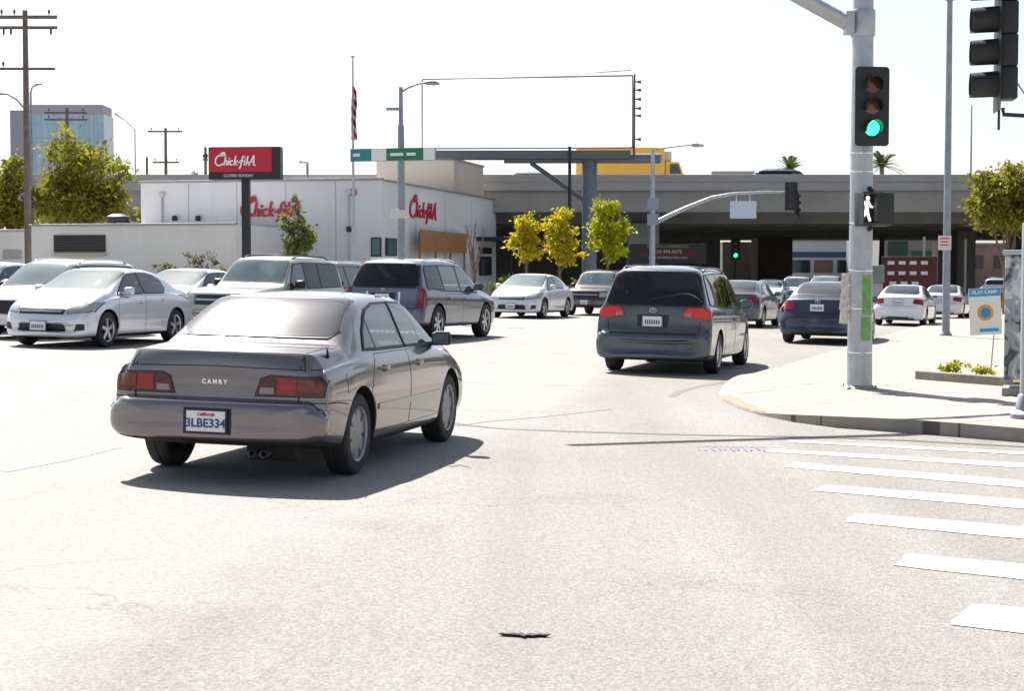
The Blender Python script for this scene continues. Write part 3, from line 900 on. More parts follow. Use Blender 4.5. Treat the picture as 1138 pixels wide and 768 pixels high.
# minivan
VAN = dict(name='minivan', cabin=(.35, 3.95, 1.0, (2.6, 1.75, .95)), L=5.05, W=.94, rw=.335, tw=.22, axles=(1.08, 4.08), bow=(.15, .28), tumble=.27, sub=3, inset=.02, glassbow=.06, wheel=dict(spokes=7, sw=.05, mat=RIMM),
    st=[(.00, .70, .34, .50, .54), (.0, 0.845, .27, .54, .60), (.02, 0.920, .24, .60, .65), (.09, 0.937, .23, .63, .68), (.12, 0.930, .23, .68, .82), (.135, 0.930, .23, .90, 1.0), (.15, 0.930, .22, 1.0, 1.10),
        (.22, 0.930, .22, 1.04, 1.30), (.34, 0.930, .21, 1.05, 1.55), (.42, 0.930, .21, 1.05, 1.655), (.52, 0.930, .2, 1.05, 1.70), (1.0, 0.935, .2, 1.04, 1.74), (1.9, 0.940, .19, 1.02, 1.755), (2.7, 0.940, .19, 1.0, 1.73),
        (3.05, 0.940, .19, .985, 1.68), (3.2, 0.940, .19, .98, 1.64), (3.6, 0.937, .19, .96, 1.38), (3.95, 0.935, .19, .95, 1.15), (4.08, 0.930, .19, .94, 1.07), (4.2, 0.925, .19, .92, 1.04),
        (4.55, 0.905, .19, .85, .95), (4.8, 0.885, .19, .76, .84), (4.93, 0.855, .2, .66, .74), (5.0, 0.815, .21, .56, .62), (5.04, 0.765, .25, .46, .52), (5.05, .6, .33, .42, .46)],
    doors=[[(1.62, 1.0), (2.62, .99), (2.62, .29), (1.66, .29), (1.58, .6)], [(2.645, .99), (3.66, .965), (3.68, .6), (3.6, .29), (2.645, .29)]],
    handles=[(2.48, .86), (2.80, .86)],
    patches=[
        ('rear_window', 'B', [(-.73, 1.10), (.73, 1.10), (.77, 1.14), (.67, 1.56), (.60, 1.63), (-.60, 1.63), (-.67, 1.56), (-.77, 1.14)], TINT, dict(off=.012, frame=.015)),
        ('windshield', 'F', [(-.76, 1.14), (.76, 1.14), (.68, 1.56), (.60, 1.63), (-.60, 1.63), (-.68, 1.56)], GLASSB, dict(off=.012, frame=.02)),
        ('side_window', 'S', [(2.67, 1.03), (3.72, 1.0), (3.68, 1.06), (3.2, 1.50), (3.02, 1.575), (2.69, 1.60)], GLASS, dict(off=.012, frame=.02)),
        ('side_window', 'S', [(1.66, 1.05), (2.60, 1.035), (2.62, 1.60), (1.66, 1.605)], TINT, dict(off=.012, frame=.02)),
        ('quarter_window', 'S', [(.46, 1.12), (1.60, 1.055), (1.60, 1.60), (.66, 1.575), (.58, 1.5)], TINT, dict(off=.012, frame=.02)),
        ('tail_light', 'B2', [(.47, .925), (.885, .89), (.88, 1.06), (.56, 1.07), (.49, 1.02)], REDL, dict(off=.014, frame=.006, grid=.04)),
        ('reversing_light', 'B2', [(.50, .93), (.60, .925), (.60, .985), (.50, .985)], WHITEL, dict(off=.018, grid=.03)),
        ('plate_recess', 'B', [(-.24, .76), (.24, .76), (.26, .95), (-.26, .95)], BLK, dict(off=.003, grid=.05)),
        ('headlight', 'F2', [(.56, .66), (.90, .70), (.90, .82), (.56, .76)], HEADL, dict(off=.01, grid=.05)),
        ('grille', 'F', [(-.44, .62), (.44, .62), (.42, .72), (-.42, .72)], BLK, dict(off=.01, grid=.05)),
    ],
    lines=[('tailgate_seam', 'B2', [(.72, .68), (.74, .86)], .01, GAP, dict(off=.002, grid=.05, skirt=.003)),
           ('bumper_pad', 'B', [(-.70, .655), (.70, .655)], .03, BLK, dict(off=.004, grid=.05)),
           ('slide_rail', 'S', [(.66, .985), (1.6, .985)], .015, GAP, dict(off=.002, grid=.05, skirt=.003))],
    mirror=(3.42, 1.04, .21), plates=[('B', .845)], rack=(.8, 2.9, .66, RIMD), crossbars=[1.0], emblem=[('B', 0, 1.02, .05, .035)], sill=.0)

# tall square off-roader
BIG = dict(name='big_suv', cabin=(.3, 3.35, 1.08, (2.25, 1.45)), L=5.1, W=.985, rw=.39, tw=.26, axles=(1.15, 4.05), bow=(.08, .16), tumble=.22, sub=3, inset=.01, glassbow=.03, wheel=dict(spokes=5, sw=.07),
    st=[(.00, .72, .50, .60, .64), (.0, .9, .45, .64, .70), (.03, .965, .42, .68, .74), (.10, .97, .40, .72, .80), (.12, .97, .4, .95, 1.10), (.14, .97, .4, 1.10, 1.25), (.18, .97, .4, 1.14, 1.45),
        (.26, .97, .4, 1.15, 1.74), (.34, .97, .4, 1.15, 1.83), (.6, .975, .38, 1.14, 1.88), (1.5, .985, .36, 1.12, 1.91), (2.4, .985, .36, 1.10, 1.90), (2.75, .985, .36, 1.095, 1.86), (2.88, .985, .36, 1.09, 1.82),
        (3.15, .985, .36, 1.08, 1.55), (3.38, .983, .36, 1.07, 1.28), (3.48, .98, .36, 1.06, 1.21), (3.6, .978, .36, 1.05, 1.20), (4.2, .97, .36, 1.02, 1.16), (4.75, .95, .36, .98, 1.11), (4.92, .93, .36, .92, 1.05),
        (4.98, .92, .37, .80, .90), (5.05, .90, .38, .64, .70), (5.09, .86, .42, .58, .63), (5.10, .65, .48, .54, .58)],
    doors=[[(1.58, 1.09), (2.32, 1.085), (2.34, .46), (1.66, .46), (1.62, .7)], [(2.345, 1.085), (3.26, 1.075), (3.32, .8), (3.36, .46), (2.36, .46)]],
    handles=[(1.72, .98), (2.48, .97)], handle_mat=BLK,
    patches=[
        ('rear_window', 'B', [(-.74, 1.24), (.74, 1.24), (.68, 1.70), (-.68, 1.70)], TINT, dict(off=.012, frame=.02)),
        ('windshield', 'F', [(-.76, 1.28), (.76, 1.28), (.68, 1.74), (.62, 1.79), (-.62, 1.79), (-.68, 1.74)], GLASSB, dict(off=.012, frame=.02)),
        ('side_window', 'S', [(2.39, 1.15), (3.20, 1.14), (3.14, 1.26), (2.86, 1.66), (2.78, 1.70), (2.40, 1.73)], GLASS, dict(off=.012, frame=.02)),
        ('side_window', 'S', [(1.60, 1.16), (2.30, 1.15), (2.32, 1.73), (1.60, 1.73)], TINT, dict(off=.012, frame=.02)),
        ('quarter_window', 'S', [(.36, 1.19), (1.52, 1.165), (1.52, 1.73), (.42, 1.72)], TINT, dict(off=.012, frame=.02)),
        ('tail_light', 'B2', [(.82, .84), (.925, .84), (.915, 1.16), (.82, 1.16)], REDL, dict(off=.016, grid=.03)),
        ('headlight', 'F2', [(.62, .78), (.91, .80), (.91, .98), (.62, .98)], HEADL, dict(off=.012, frame=.01, grid=.05)),
        ('grille', 'F', [(-.58, .76), (.58, .76), (.58, .98), (-.58, .98)], BLK, dict(off=.012, grid=.05)),
        ('front_bumper', 'F', [(-.88, .50), (.88, .50), (.88, .64), (-.88, .64)], RIMD, dict(off=.006, grid=.06)),
    ],
    lines=[('grille_bar', 'F', [(-.56, .87), (.56, .87)], .035, CHROME, dict(off=.022, grid=.05)),
           ('side_moulding', 'S', [(1.75, .66), (3.36, .66)], .06, BLK, dict(off=.010))],
    mirror=(3.02, 1.18, .24), mirror_mat=BLK, plates=[('B', .92), ('F', .56)], rack=(.6, 2.6, .64, BLK), crossbars=[.9, 2.1])
# ================================================================== world, sun, camera
SUN_AZ, SUN_EL = 25., 50.       # sun ahead and to the left of the camera
w = bpy.data.worlds.new('World'); SC.world = w; w.use_nodes = True
nt = w.node_tree
sky = nt.nodes.new('ShaderNodeTexSky'); sky.sky_type = 'NISHITA'; sky.sun_disc = False
sky.sun_elevation = R(SUN_EL); sky.sun_rotation = R(-SUN_AZ); sky.dust_density = 1.4; sky.air_density = 1.0; sky.ozone_density = 1.5
hs = nt.nodes.new('ShaderNodeHueSaturation'); hs.inputs['Saturation'].default_value = .6
nt.links.new(sky.outputs[0], hs.inputs['Color']); nt.links.new(hs.outputs[0], nt.nodes['Background'].inputs[0]); nt.nodes['Background'].inputs[1].default_value = .070
l = bpy.data.lights.new('sun', 'SUN'); l.energy = 5.; l.angle = R(.5); l.color = (1, .955, .89)
lo = bpy.data.objects.new('sun', l); COL.objects.link(lo)
sd = Vector((-math.sin(R(SUN_AZ)) * math.cos(R(SUN_EL)), math.cos(R(SUN_AZ)) * math.cos(R(SUN_EL)), math.sin(R(SUN_EL))))
lo.rotation_euler = sd.to_track_quat('Z', 'Y').to_euler()
cam = bpy.data.cameras.new('camera'); cam.sensor_width = 36; cam.lens = F0 / W0 * 36; cam.clip_end = 5000; cam.clip_start = .1
co = bpy.data.objects.new('camera', cam); COL.objects.link(co); co.location = (0, 0, EYE); co.rotation_euler = (PI / 2 - PITCH, 0, 0)
SC.camera = co
SC.view_settings.view_transform = 'Standard'; SC.view_settings.look = 'None'; SC.view_settings.gamma = 1.
SC.view_settings.exposure = 1.24
SC.cycles.max_bounces = 7; SC.cycles.transparent_max_bounces = 14; SC.cycles.use_denoising = True

# ================================================================== ground
def ground_material():
    m, nt, b = newmat('worn asphalt')
    L = nt.links
    tc = nt.nodes.new('ShaderNodeTexCoord')
    def noi(sc, det=5, ro=.6):
        n = nt.nodes.new('ShaderNodeTexNoise'); n.inputs['Scale'].default_value = sc; n.inputs['Detail'].default_value = det; n.inputs['Roughness'].default_value = ro
        L.new(tc.outputs['Object'], n.inputs['Vector']); return n
    def ramp(a, b_, ca, cb):
        r = nt.nodes.new('ShaderNodeValToRGB'); r.color_ramp.elements[0].position = a; r.color_ramp.elements[1].position = b_
        r.color_ramp.elements[0].color = (*ca, 1); r.color_ramp.elements[1].color = (*cb, 1); return r
    def mix(kind, f, a, b_):
        x = nt.nodes.new('ShaderNodeMix'); x.data_type = 'RGBA'; x.blend_type = kind
        if isinstance(f, float): x.inputs[0].default_value = f
        else: L.new(f, x.inputs[0])
        L.new(a, x.inputs[6])
        if isinstance(b_, tuple): x.inputs[7].default_value = (*b_, 1)
        else: L.new(b_, x.inputs[7])
        return x.outputs[2]
    big = noi(.16, 4); r1 = ramp(.35, .68, (.228, .220, .206), (.265, .257, .242)); L.new(big.outputs['Fac'], r1.inputs['Fac'])
    # stretched tyre tracks along the street
    mp = nt.nodes.new('ShaderNodeMapping'); mp.inputs['Rotation'].default_value = (0, 0, R(19)); mp.inputs['Scale'].default_value = (1.1, .05, 1)
    L.new(tc.outputs['Object'], mp.inputs['Vector'])
    st = nt.nodes.new('ShaderNodeTexNoise'); st.inputs['Scale'].default_value = 1.; st.inputs['Detail'].default_value = 4; L.new(mp.outputs[0], st.inputs['Vector'])
    r2 = ramp(.38, .66, (.91, .91, .91), (1.06, 1.06, 1.06)); L.new(st.outputs['Fac'], r2.inputs['Fac'])
    c = mix('MULTIPLY', 1., r1.outputs[0], r2.outputs[0])
    # the paler, finer resurfaced strip on the left: line on the ground, wandering edge
    p1, p2 = gp(50, 768), gp(345, 605)
    d = (p2 - p1).normalized(); nx, ny = -d.y, d.x
    sep = nt.nodes.new('ShaderNodeSeparateXYZ'); L.new(tc.outputs['Object'], sep.inputs[0])
    def math_(op, a, b_):
        q = nt.nodes.new('ShaderNodeMath'); q.operation = op
        for i, v in enumerate((a, b_)):
            if isinstance(v, (int, float)): q.inputs[i].default_value = v
            else: L.new(v, q.inputs[i])
        return q.outputs[0]
    dist = math_('ADD', math_('MULTIPLY', sep.outputs[0], nx), math_('MULTIPLY', sep.outputs[1], ny))
    dist = math_('SUBTRACT', dist, p1.x * nx + p1.y * ny)
    wob = noi(1.3, 6, .7)
    dist = math_('ADD', dist, math_('MULTIPLY', math_('SUBTRACT', wob.outputs['Fac'], .5), 1.3))
    mr = nt.nodes.new('ShaderNodeMapRange'); mr.inputs['From Min'].default_value = -.22; mr.inputs['From Max'].default_value = .30
    L.new(dist, mr.inputs['Value'])
    c = mix('MIX', math_('MULTIPLY', mr.outputs[0], .66), c, (.29, .287, .276))
    # aggregate
    v = nt.nodes.new('ShaderNodeTexVoronoi'); v.inputs['Scale'].default_value = 75.; L.new(tc.outputs['Object'], v.inputs['Vector'])
    r3 = ramp(0., 1., (.62, .62, .60), (1.32, 1.30, 1.28)); L.new(v.outputs['Color'], r3.inputs['Fac'])
    agg = math_('SUBTRACT', .85, math_('MULTIPLY', mr.outputs[0], .55))
    c = mix('MULTIPLY', agg, c, r3.outputs[0])
    f = noi(28., 6, .8); r4 = ramp(.36, .62, (.72, .72, .72), (1.08, 1.08, 1.08)); L.new(f.outputs['Fac'], r4.inputs['Fac'])
    c = mix('MULTIPLY', .7, c, r4.outputs[0])
    # dark specks: pits and tar
    g = noi(9., 8, .85); r5 = ramp(.62, .74, (1, 1, 1), (.55, .54, .52)); L.new(g.outputs['Fac'], r5.inputs['Fac'])
    c = mix('MULTIPLY', .8, c, r5.outputs[0])
    # oil drips along the lanes
    o_ = noi(.7, 3, .5); r6 = ramp(.60, .80, (1, 1, 1), (.78, .77, .75)); L.new(o_.outputs['Fac'], r6.inputs['Fac'])
    c = mix('MULTIPLY', .8, c, r6.outputs[0])
    cv = nt.nodes.new('ShaderNodeTexVoronoi'); cv.feature = 'DISTANCE_TO_EDGE'; cv.inputs['Scale'].default_value = .42
    wn = noi(1.1, 5, .7); vm = nt.nodes.new('ShaderNodeVectorMath'); vm.operation = 'MULTIPLY_ADD'; vm.inputs[1].default_value = (1.6, 1.6, 0); L.new(wn.outputs['Color'], vm.inputs[0]); L.new(tc.outputs['Object'], vm.inputs[2]); L.new(vm.outputs[0], cv.inputs['Vector'])
    r7 = ramp(.0, .006, (.55, .54, .52), (1, 1, 1)); L.new(cv.outputs['Distance'], r7.inputs['Fac'])
    gate = noi(.35, 3, .5); r8 = ramp(.46, .56, (0, 0, 0), (1, 1, 1)); L.new(gate.outputs['Fac'], r8.inputs['Fac'])
    c = mix('MULTIPLY', math_('MULTIPLY', r8.outputs[0], .75), c, r7.outputs[0])
    L.new(c, b.inputs['Base Color']); b.inputs['Roughness'].default_value = .88; b.inputs['Specular IOR Level'].default_value = .35
    bp = nt.nodes.new('ShaderNodeBump'); bp.inputs['Strength'].default_value = .55; bp.inputs['Distance'].default_value = .006
    hh = math_('ADD', math_('MULTIPLY', v.outputs['Distance'], -1.), f.outputs['Fac'])
    L.new(hh, bp.inputs['Height']); L.new(bp.outputs['Normal'], b.inputs['Normal'])
    return m
ASPH = ground_material()
CONC = mat('sidewalk concrete', (.46, .43, .385), .85, var=.10, vscale=1.6, bump=.25, bscale=45)
CONC2 = mat('grey structural concrete', (.28, .275, .265), .85, var=.16, vscale=.35, bump=.2, bscale=8)
CONC3 = mat('dark stained concrete', (.30, .295, .285), .9, var=.22, vscale=.4)
def stripe_mat():
    m, nt, b = newmat('worn white road paint'); L = nt.links; tc = nt.nodes.new('ShaderNodeTexCoord')
    n = nt.nodes.new('ShaderNodeTexNoise'); n.inputs['Scale'].default_value = 9; n.inputs['Detail'].default_value = 9; n.inputs['Roughness'].default_value = .78; L.new(tc.outputs['Object'], n.inputs['Vector'])
    r = nt.nodes.new('ShaderNodeValToRGB'); e = r.color_ramp.elements; e[0].position = .34; e[0].color = (.22, .215, .20, 1); e[1].position = .43; e[1].color = (.40, .39, .37, 1); q = e.new(.62); q.color = (.56, .55, .53, 1)
    L.new(n.outputs['Fac'], r.inputs['Fac']); L.new(r.outputs[0], b.inputs['Base Color']); b.inputs['Roughness'].default_value = .8
    bp = nt.nodes.new('ShaderNodeBump'); bp.inputs['Strength'].default_value = .4; bp.inputs['Distance'].default_value = .004; L.new(n.outputs['Fac'], bp.inputs['Height']); L.new(bp.outputs['Normal'], b.inputs['Normal'])
    return m
STRIPE = stripe_mat()
TAR = mat('tar seam', (.06, .058, .055), .6)

def sheet_coords(lo, hi, breaks):
    c = [lo]
    for a, b_, st in breaks:
        x = a
        while x < b_ - 1e-6: c.append(x); x += st
    c.append(hi)
    return sorted(set(round(v, 4) for v in c))
bm = bmesh.new()
xs = sheet_coords(-2500, 2500, [(-600, -60, 90), (-60, 60.1, 2), (120, 601, 90)]); ys = sheet_coords(-300, 4500, [(-60, 0, 20), (0, 60, 5), (60, 260, 20), (300, 1500, 300)])
grid = [[bm.verts.new((x, y, G(x, y))) for x in xs] for y in ys]
for j in range(len(ys) - 1):
    for i in range(len(xs) - 1): bm.faces.new((grid[j][i], grid[j][i + 1], grid[j + 1][i + 1], grid[j + 1][i]))
road = obj('road', bm, None, ASPH, smooth=180); tag(road, kind='structure')

def drape(poly, dz, grid_=1.2, hf=None, jit=0.):
    """horizontal polygon (world xy) draped on the ground plus dz"""
    P = [Vector((p[0], p[1])) for p in poly]; dense = []
    for i, p in enumerate(P):
        q = P[(i + 1) % len(P)]; k = max(1, int((q - p).length / grid_))
        for j in range(k):
            v = p.lerp(q, j / k)
            if jit: v = v + Vector((noise.noise((v.x * 7, v.y * 7, 1)) + .6 * noise.noise((v.x * 31, v.y * 31, 4)), noise.noise((v.x * 7, v.y * 7, 5)) + .6 * noise.noise((v.x * 29, v.y * 29, 9)))) * jit
            dense.append(v)
    r = delaunay_2d_cdt(dense, [], [list(range(len(dense)))], 1, 1e-6)
    bm = bmesh.new()
    vs = [bm.verts.new((p.x, p.y, G(p.x, p.y) + dz + (hf(p.x, p.y) if hf else 0))) for p in r[0]]
    for f in r[2]:
        fc = bm.faces.new([vs[i] for i in f])
    bm.normal_update()
    for f in bm.faces:
        if f.normal.z < 0: f.normal_flip()
    return bm, vs

# sidewalk with a dropped corner
kerb_px = [(1260, 505), (1138, 492), (1050, 484.5), (965, 478), (925, 475), (880, 469), (845, 462), (818, 453), (802, 445), (799, 438), (806, 431), (822, 424), (850, 416), (900, 401), (955, 383.5), (1000, 370), (1060, 354.5), (1100, 345)]
kp = [gp(*p) for p in kerb_px]
ramp_c = gp(840, 448)
def kerb_h(x, y):
    d = math.hypot(x - ramp_c.x, y - ramp_c.y)
    t = max(0., min(1., (d - 1.1) / 2.7)); t = t * t * (3 - 2 * t)
    # the far side of the corner is low too
    return .012 + .128 * t * (1 if y < 20.5 else max(.35, 1 - (y - 20.5) / 10))
far = [(60, 62), (60, 10), (8, 12)]
poly = [(p.x, p.y) for p in kp] + far
P = [Vector(p) for p in poly]; dense = []
for i, p in enumerate(P):
    q = P[(i + 1) % len(P)]; k = max(1, int((q - p).length / (.35 if i < len(kp) - 1 else 4)))
    for j in range(k): dense.append(p.lerp(q, j / k))
nb = len(dense)
def inpoly(x, y, D):
    c = False; j = len(D) - 1
    for i in range(len(D)):
        if (D[i].y > y) != (D[j].y > y) and x < (D[j].x - D[i].x) * (y - D[i].y) / (D[j].y - D[i].y) + D[i].x: c = not c
        j = i
    return c
pts = list(dense)
for i in range(0, 60):
    for j in range(0, 60):
        x, y = 2 + i * .5, 13 + j * .7
        if inpoly(x, y, dense) and min((Vector((x, y)) - p).length for p in dense) > .25: pts.append(Vector((x, y)))
rr = delaunay_2d_cdt(pts, [], [list(range(nb))], 1, 1e-6)
bm = bmesh.new()
vs = [bm.verts.new((p.x, p.y, G(p.x, p.y) + kerb_h(p.x, p.y))) for p in rr[0]]
for f in rr[2]: bm.faces.new([vs[i] for i in f])
bm.normal_update()
for f in bm.faces:
    if f.normal.z < 0: f.normal_flip()
be = [e for e in bm.edges if e.is_boundary]; low = {}
for e in be:
    for v in e.verts:
        if v not in low: low[v] = bm.verts.new((v.co.x, v.co.y, G(v.co.x, v.co.y) - .05))
for e in be:
    lp = e.link_faces[0].loops
    lp = [q for q in lp if q.edge == e][0]
    a, b_ = lp.vert, lp.link_loop_next.vert
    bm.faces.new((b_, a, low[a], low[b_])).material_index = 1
def sidewalk_material():
    m, nt, b = newmat('sidewalk slabs'); L = nt.links
    tc = nt.nodes.new('ShaderNodeTexCoord')
    mp = nt.nodes.new('ShaderNodeMapping'); mp.inputs['Rotation'].default_value = (0, 0, R(42)); L.new(tc.outputs['Object'], mp.inputs['Vector'])
    br = nt.nodes.new('ShaderNodeTexBrick'); br.offset = 0; br.inputs['Scale'].default_value = 1.
    br.inputs['Brick Width'].default_value = 1.5; br.inputs['Row Height'].default_value = 1.5; br.inputs['Mortar Size'].default_value = .016; br.inputs['Mortar Smooth'].default_value = .3
    br.inputs['Color1'].default_value = (.31, .288, .25, 1); br.inputs['Color2'].default_value = (.29, .268, .235, 1); br.inputs['Mortar'].default_value = (.11, .10, .085, 1)
    L.new(mp.outputs[0], br.inputs['Vector'])
    n = nt.nodes.new('ShaderNodeTexNoise'); n.inputs['Scale'].default_value = 2.2; n.inputs['Detail'].default_value = 8; n.inputs['Roughness'].default_value = .7; L.new(tc.outputs['Object'], n.inputs['Vector'])
    r = nt.nodes.new('ShaderNodeValToRGB'); r.color_ramp.elements[0].position = .3; r.color_ramp.elements[1].position = .65
    r.color_ramp.elements[0].color = (.82, .81, .80, 1); r.color_ramp.elements[1].color = (1.06, 1.05, 1.04, 1); L.new(n.outputs['Fac'], r.inputs['Fac'])
    x = nt.nodes.new('ShaderNodeMix'); x.data_type = 'RGBA'; x.blend_type = 'MULTIPLY'; x.inputs[0].default_value = 1.
    L.new(br.outputs['Color'], x.inputs[6]); L.new(r.outputs[0], x.inputs[7])
    # gum and stains
    n2 = nt.nodes.new('ShaderNodeTexNoise'); n2.inputs['Scale'].default_value = 7.; n2.inputs['Detail'].default_value = 3; L.new(tc.outputs['Object'], n2.inputs['Vector'])
    r2 = nt.nodes.new('ShaderNodeValToRGB'); r2.color_ramp.elements[0].position = .68; r2.color_ramp.elements[1].position = .76
    r2.color_ramp.elements[0].color = (1, 1, 1, 1); r2.color_ramp.elements[1].color = (.72, .7, .68, 1); L.new(n2.outputs['Fac'], r2.inputs['Fac'])
    x2 = nt.nodes.new('ShaderNodeMix'); x2.data_type = 'RGBA'; x2.blend_type = 'MULTIPLY'; x2.inputs[0].default_value = .8
    L.new(x.outputs[2], x2.inputs[6]); L.new(r2.outputs[0], x2.inputs[7])
    L.new(x2.outputs[2], b.inputs['Base Color']); b.inputs['Roughness'].default_value = .85
    return m
sw = obj('sidewalk', bm, None, [sidewalk_material(), mat('shade painted kerb face', (.035, .032, .03), .9, var=.35, vscale=3)], smooth=30); tag(sw, kind='structure')  # kerb face colour set near black to paint in its shade

# tactile brick-coloured strip on the dropped kerb
def flat_poly(name, px, dz, m, label=None, cat=None, group=None, kind=None, hf=None, gs=.5, jit=0.):
    q = [gp(*p) for p in px]
    bm, vs = drape([(v.x, v.y) for v in q], dz, gs, hf, jit)
    o = obj(name, bm, None, m); tag(o, label, cat, group, kind); return o
flat_poly('ramp_paint', [(801, 441), (812, 440), (830, 449), (853, 460), (846, 461), (822, 453.5), (804, 445.5)], .006, mat('faded brick red', (.34, .20, .15), .85, var=.35, vscale=6), kind='structure', hf=kerb_h, gs=.12)

# crosswalk bars
bars = [[(880, 489.7), (1290, 510.5), (1290, 514), (874, 491.8)],
        [(858, 499.3), (1290, 524), (1290, 530), (850, 502.6)],
        [(882, 514.2), (1290, 547), (1290, 556), (869, 519.5)],
        [(917, 539.5), (1290, 567.5), (1290, 579.5), (904, 546)],
        [(951, 571), (1290, 598), (1290, 615), (938, 580.5)],
        [(1009, 616), (1290, 642), (1290, 662), (994, 629.5)],
        [(1078, 672), (1290, 689), (1290, 724), (1056, 695)]]
for i, q in enumerate(bars):
    pos = ['farthest', 'second farthest', 'third farthest', 'fourth farthest', 'third nearest', 'second nearest', 'nearest'][i]
    flat_poly('crosswalk_bar', q, .004, STRIPE, '%s white bar of the zebra crossing at right' % pos, 'road marking', 'white crosswalk bars', gs=.06, jit=.02)
def ground_line(name, px, width, m, label=None, cat='road marking', kind=None, dz=.003, group=None):
    p = [gp(*q) for q in px]
    l_, r_ = [], []
    for i, v in enumerate(p):
        d = (p[min(i + 1, len(p) - 1)] - p[max(i - 1, 0)]); d.z = 0; d.normalize(); nn = Vector((-d.y, d.x, 0)) * width * (.5 + .15 * math.sin(i * 2.3))
        l_.append(v + nn); r_.append(v - nn)
    bm = bmesh.new()
    A = [bm.verts.new((v.x, v.y, G(v.x) + dz)) for v in l_]; B = [bm.verts.new((v.x, v.y, G(v.x) + dz)) for v in r_]
    for i in range(len(A) - 1): bm.faces.new((B[i], B[i + 1], A[i + 1], A[i]))
    o = obj(name, bm, None, m); tag(o, label, cat, group, kind); return o
ground_line('tar_seam', [(500, 470), (520, 473), (560, 477), (640, 480), (760, 483.5), (900, 486), (1010, 490), (1138, 497), (1260, 506)], .10, TAR, 'long dark seam crossing the road before the kerb', 'road seam')
ground_line('tar_seam', [(746, 441), (756, 435), (775, 430), (800, 426), (840, 416), (900, 399), (960, 379)], .10, mat('gutter seam', (.13, .125, .115), .8), 'curved dark gutter seam rounding the corner by the minivan', 'road seam')
ground_line('tar_seam', [(500, 519), (512, 517), (522, 520)], .05, TAR, 'short dark crack beside the front saloon shadow', 'road seam')
ground_line('tar_seam', [(505, 474), (540, 469), (600, 464), (680, 455)], .03, mat('faint seam', (.16, .155, .145), .85), 'faint thin seam running from front saloon to minivan', 'road seam')
bm = bmesh.new()
c0 = gp(583, 708)
pr = [(-.115, .0), (-.10, .012), (-.075, .006), (-.05, .014), (-.028, .008), (-.015, .018), (.004, .0), (.02, .010), (.045, .005), (.075, .011), (.115, .002), (.085, -.006), (.06, -.004), (.035, -.014), (.012, -.010), (-.004, -.024), (-.02, -.010), (-.05, -.006), (-.08, -.004)]
va = [bm.verts.new((c0.x + x, c0.y + y * 1.8, G(c0.x + x) + .012)) for x, y in pr]; vb = [bm.verts.new((c0.x + x * .8, c0.y + y, G(c0.x + x) + .001)) for x, y in pr]
bm.faces.new(va); 
for i in range(len(va)): bm.faces.new((vb[i], vb[(i + 1) % len(va)], va[(i + 1) % len(va)], va[i]))
fixn(bm)
tag(obj('debris', bm, None, mat('black rubber scrap', (.02, .018, .017), .8)), 'small black scrap lying on the road in the foreground', 'debris')
# faded blue utility writing
bmk = bmesh.new()
rnd = random.Random(4)
x = 775
MB_ = mat('faded blue spray paint', (.15, .17, .235), .8, var=.3, vscale=9)
for k in range(11):
    a = gp(x, 497 + rnd.uniform(-1, 1)); b_ = gp(x + rnd.uniform(2, 6), 501.5 + rnd.uniform(-1, 1))
    for (p, q) in ((a, b_), (a, gp(x + 6, 497))):
        d = (q - p); d.z = 0; d.normalize(); nn = Vector((-d.y, d.x, 0)) * .010
        vs = [bmk.verts.new((v.x, v.y, G(v.x) + .004 + .0004 * k)) for v in (p + nn, p - nn, q - nn, q + nn)]
        f = bmk.faces.new(vs)
    x += 7.2
fixn(bmk)
tag(obj('utility_marking', bmk, None, MB_), 'faded blue spray painted utility marking left of the crossing', 'road marking')
# faint worn lane lines
WORN = mat('worn lane paint', (.285, .281, .272), .85, var=.12, vscale=6)
ground_line('lane_line', [(0, 524), (60, 512), (130, 497)], .16, WORN, 'worn white lane line running up to the front saloon', group='lane lines')
ground_line('lane_line', [(640, 372), (700, 356)], .12, WORN, 'worn white lane line in front of the maroon off-roader', group='lane lines')

# ================================================================== cars
T = {}
def proto(n):
    if n not in T:
        T[n] = (build_car(globals()[n]), [False])
    r, used = T[n]
    if used[0]: return copy_tree(r)
    used[0] = True
    return r
P_MAUVE = paint('mauve grey paint', (.178, .153, .166), .8, .25)
P_SILV = paint('silver paint', (.68, .69, .73), .4, .28)
P_SILV2 = paint('pale green silver paint', (.40, .41, .31), .45, .3)
P_WHITE = paint('white paint', (.74, .74, .75), .0, .35, .06)
P_WHITE2 = paint('pearl white paint', (.66, .66, .68), .15, .3, .06)
P_BLUEG = paint('blue grey paint', (.10, .125, .165), .65, .30)
P_SLATE = paint('slate blue paint', (.05, .06, .075), .6, .28)
P_NAVY = paint('navy paint', (.012, .02, .05), .45, .3)
P_TEAL = paint('dark teal paint', (.02, .055, .06), .5, .3)
P_MAROON = paint('maroon paint', (.05, .012, .018), .4, .35)
P_GREY = paint('dark grey paint', (.09, .095, .105), .6, .3)
P_ICE = paint('ice blue paint', (.42, .50, .56), .5, .3)
ROAD = 18.5
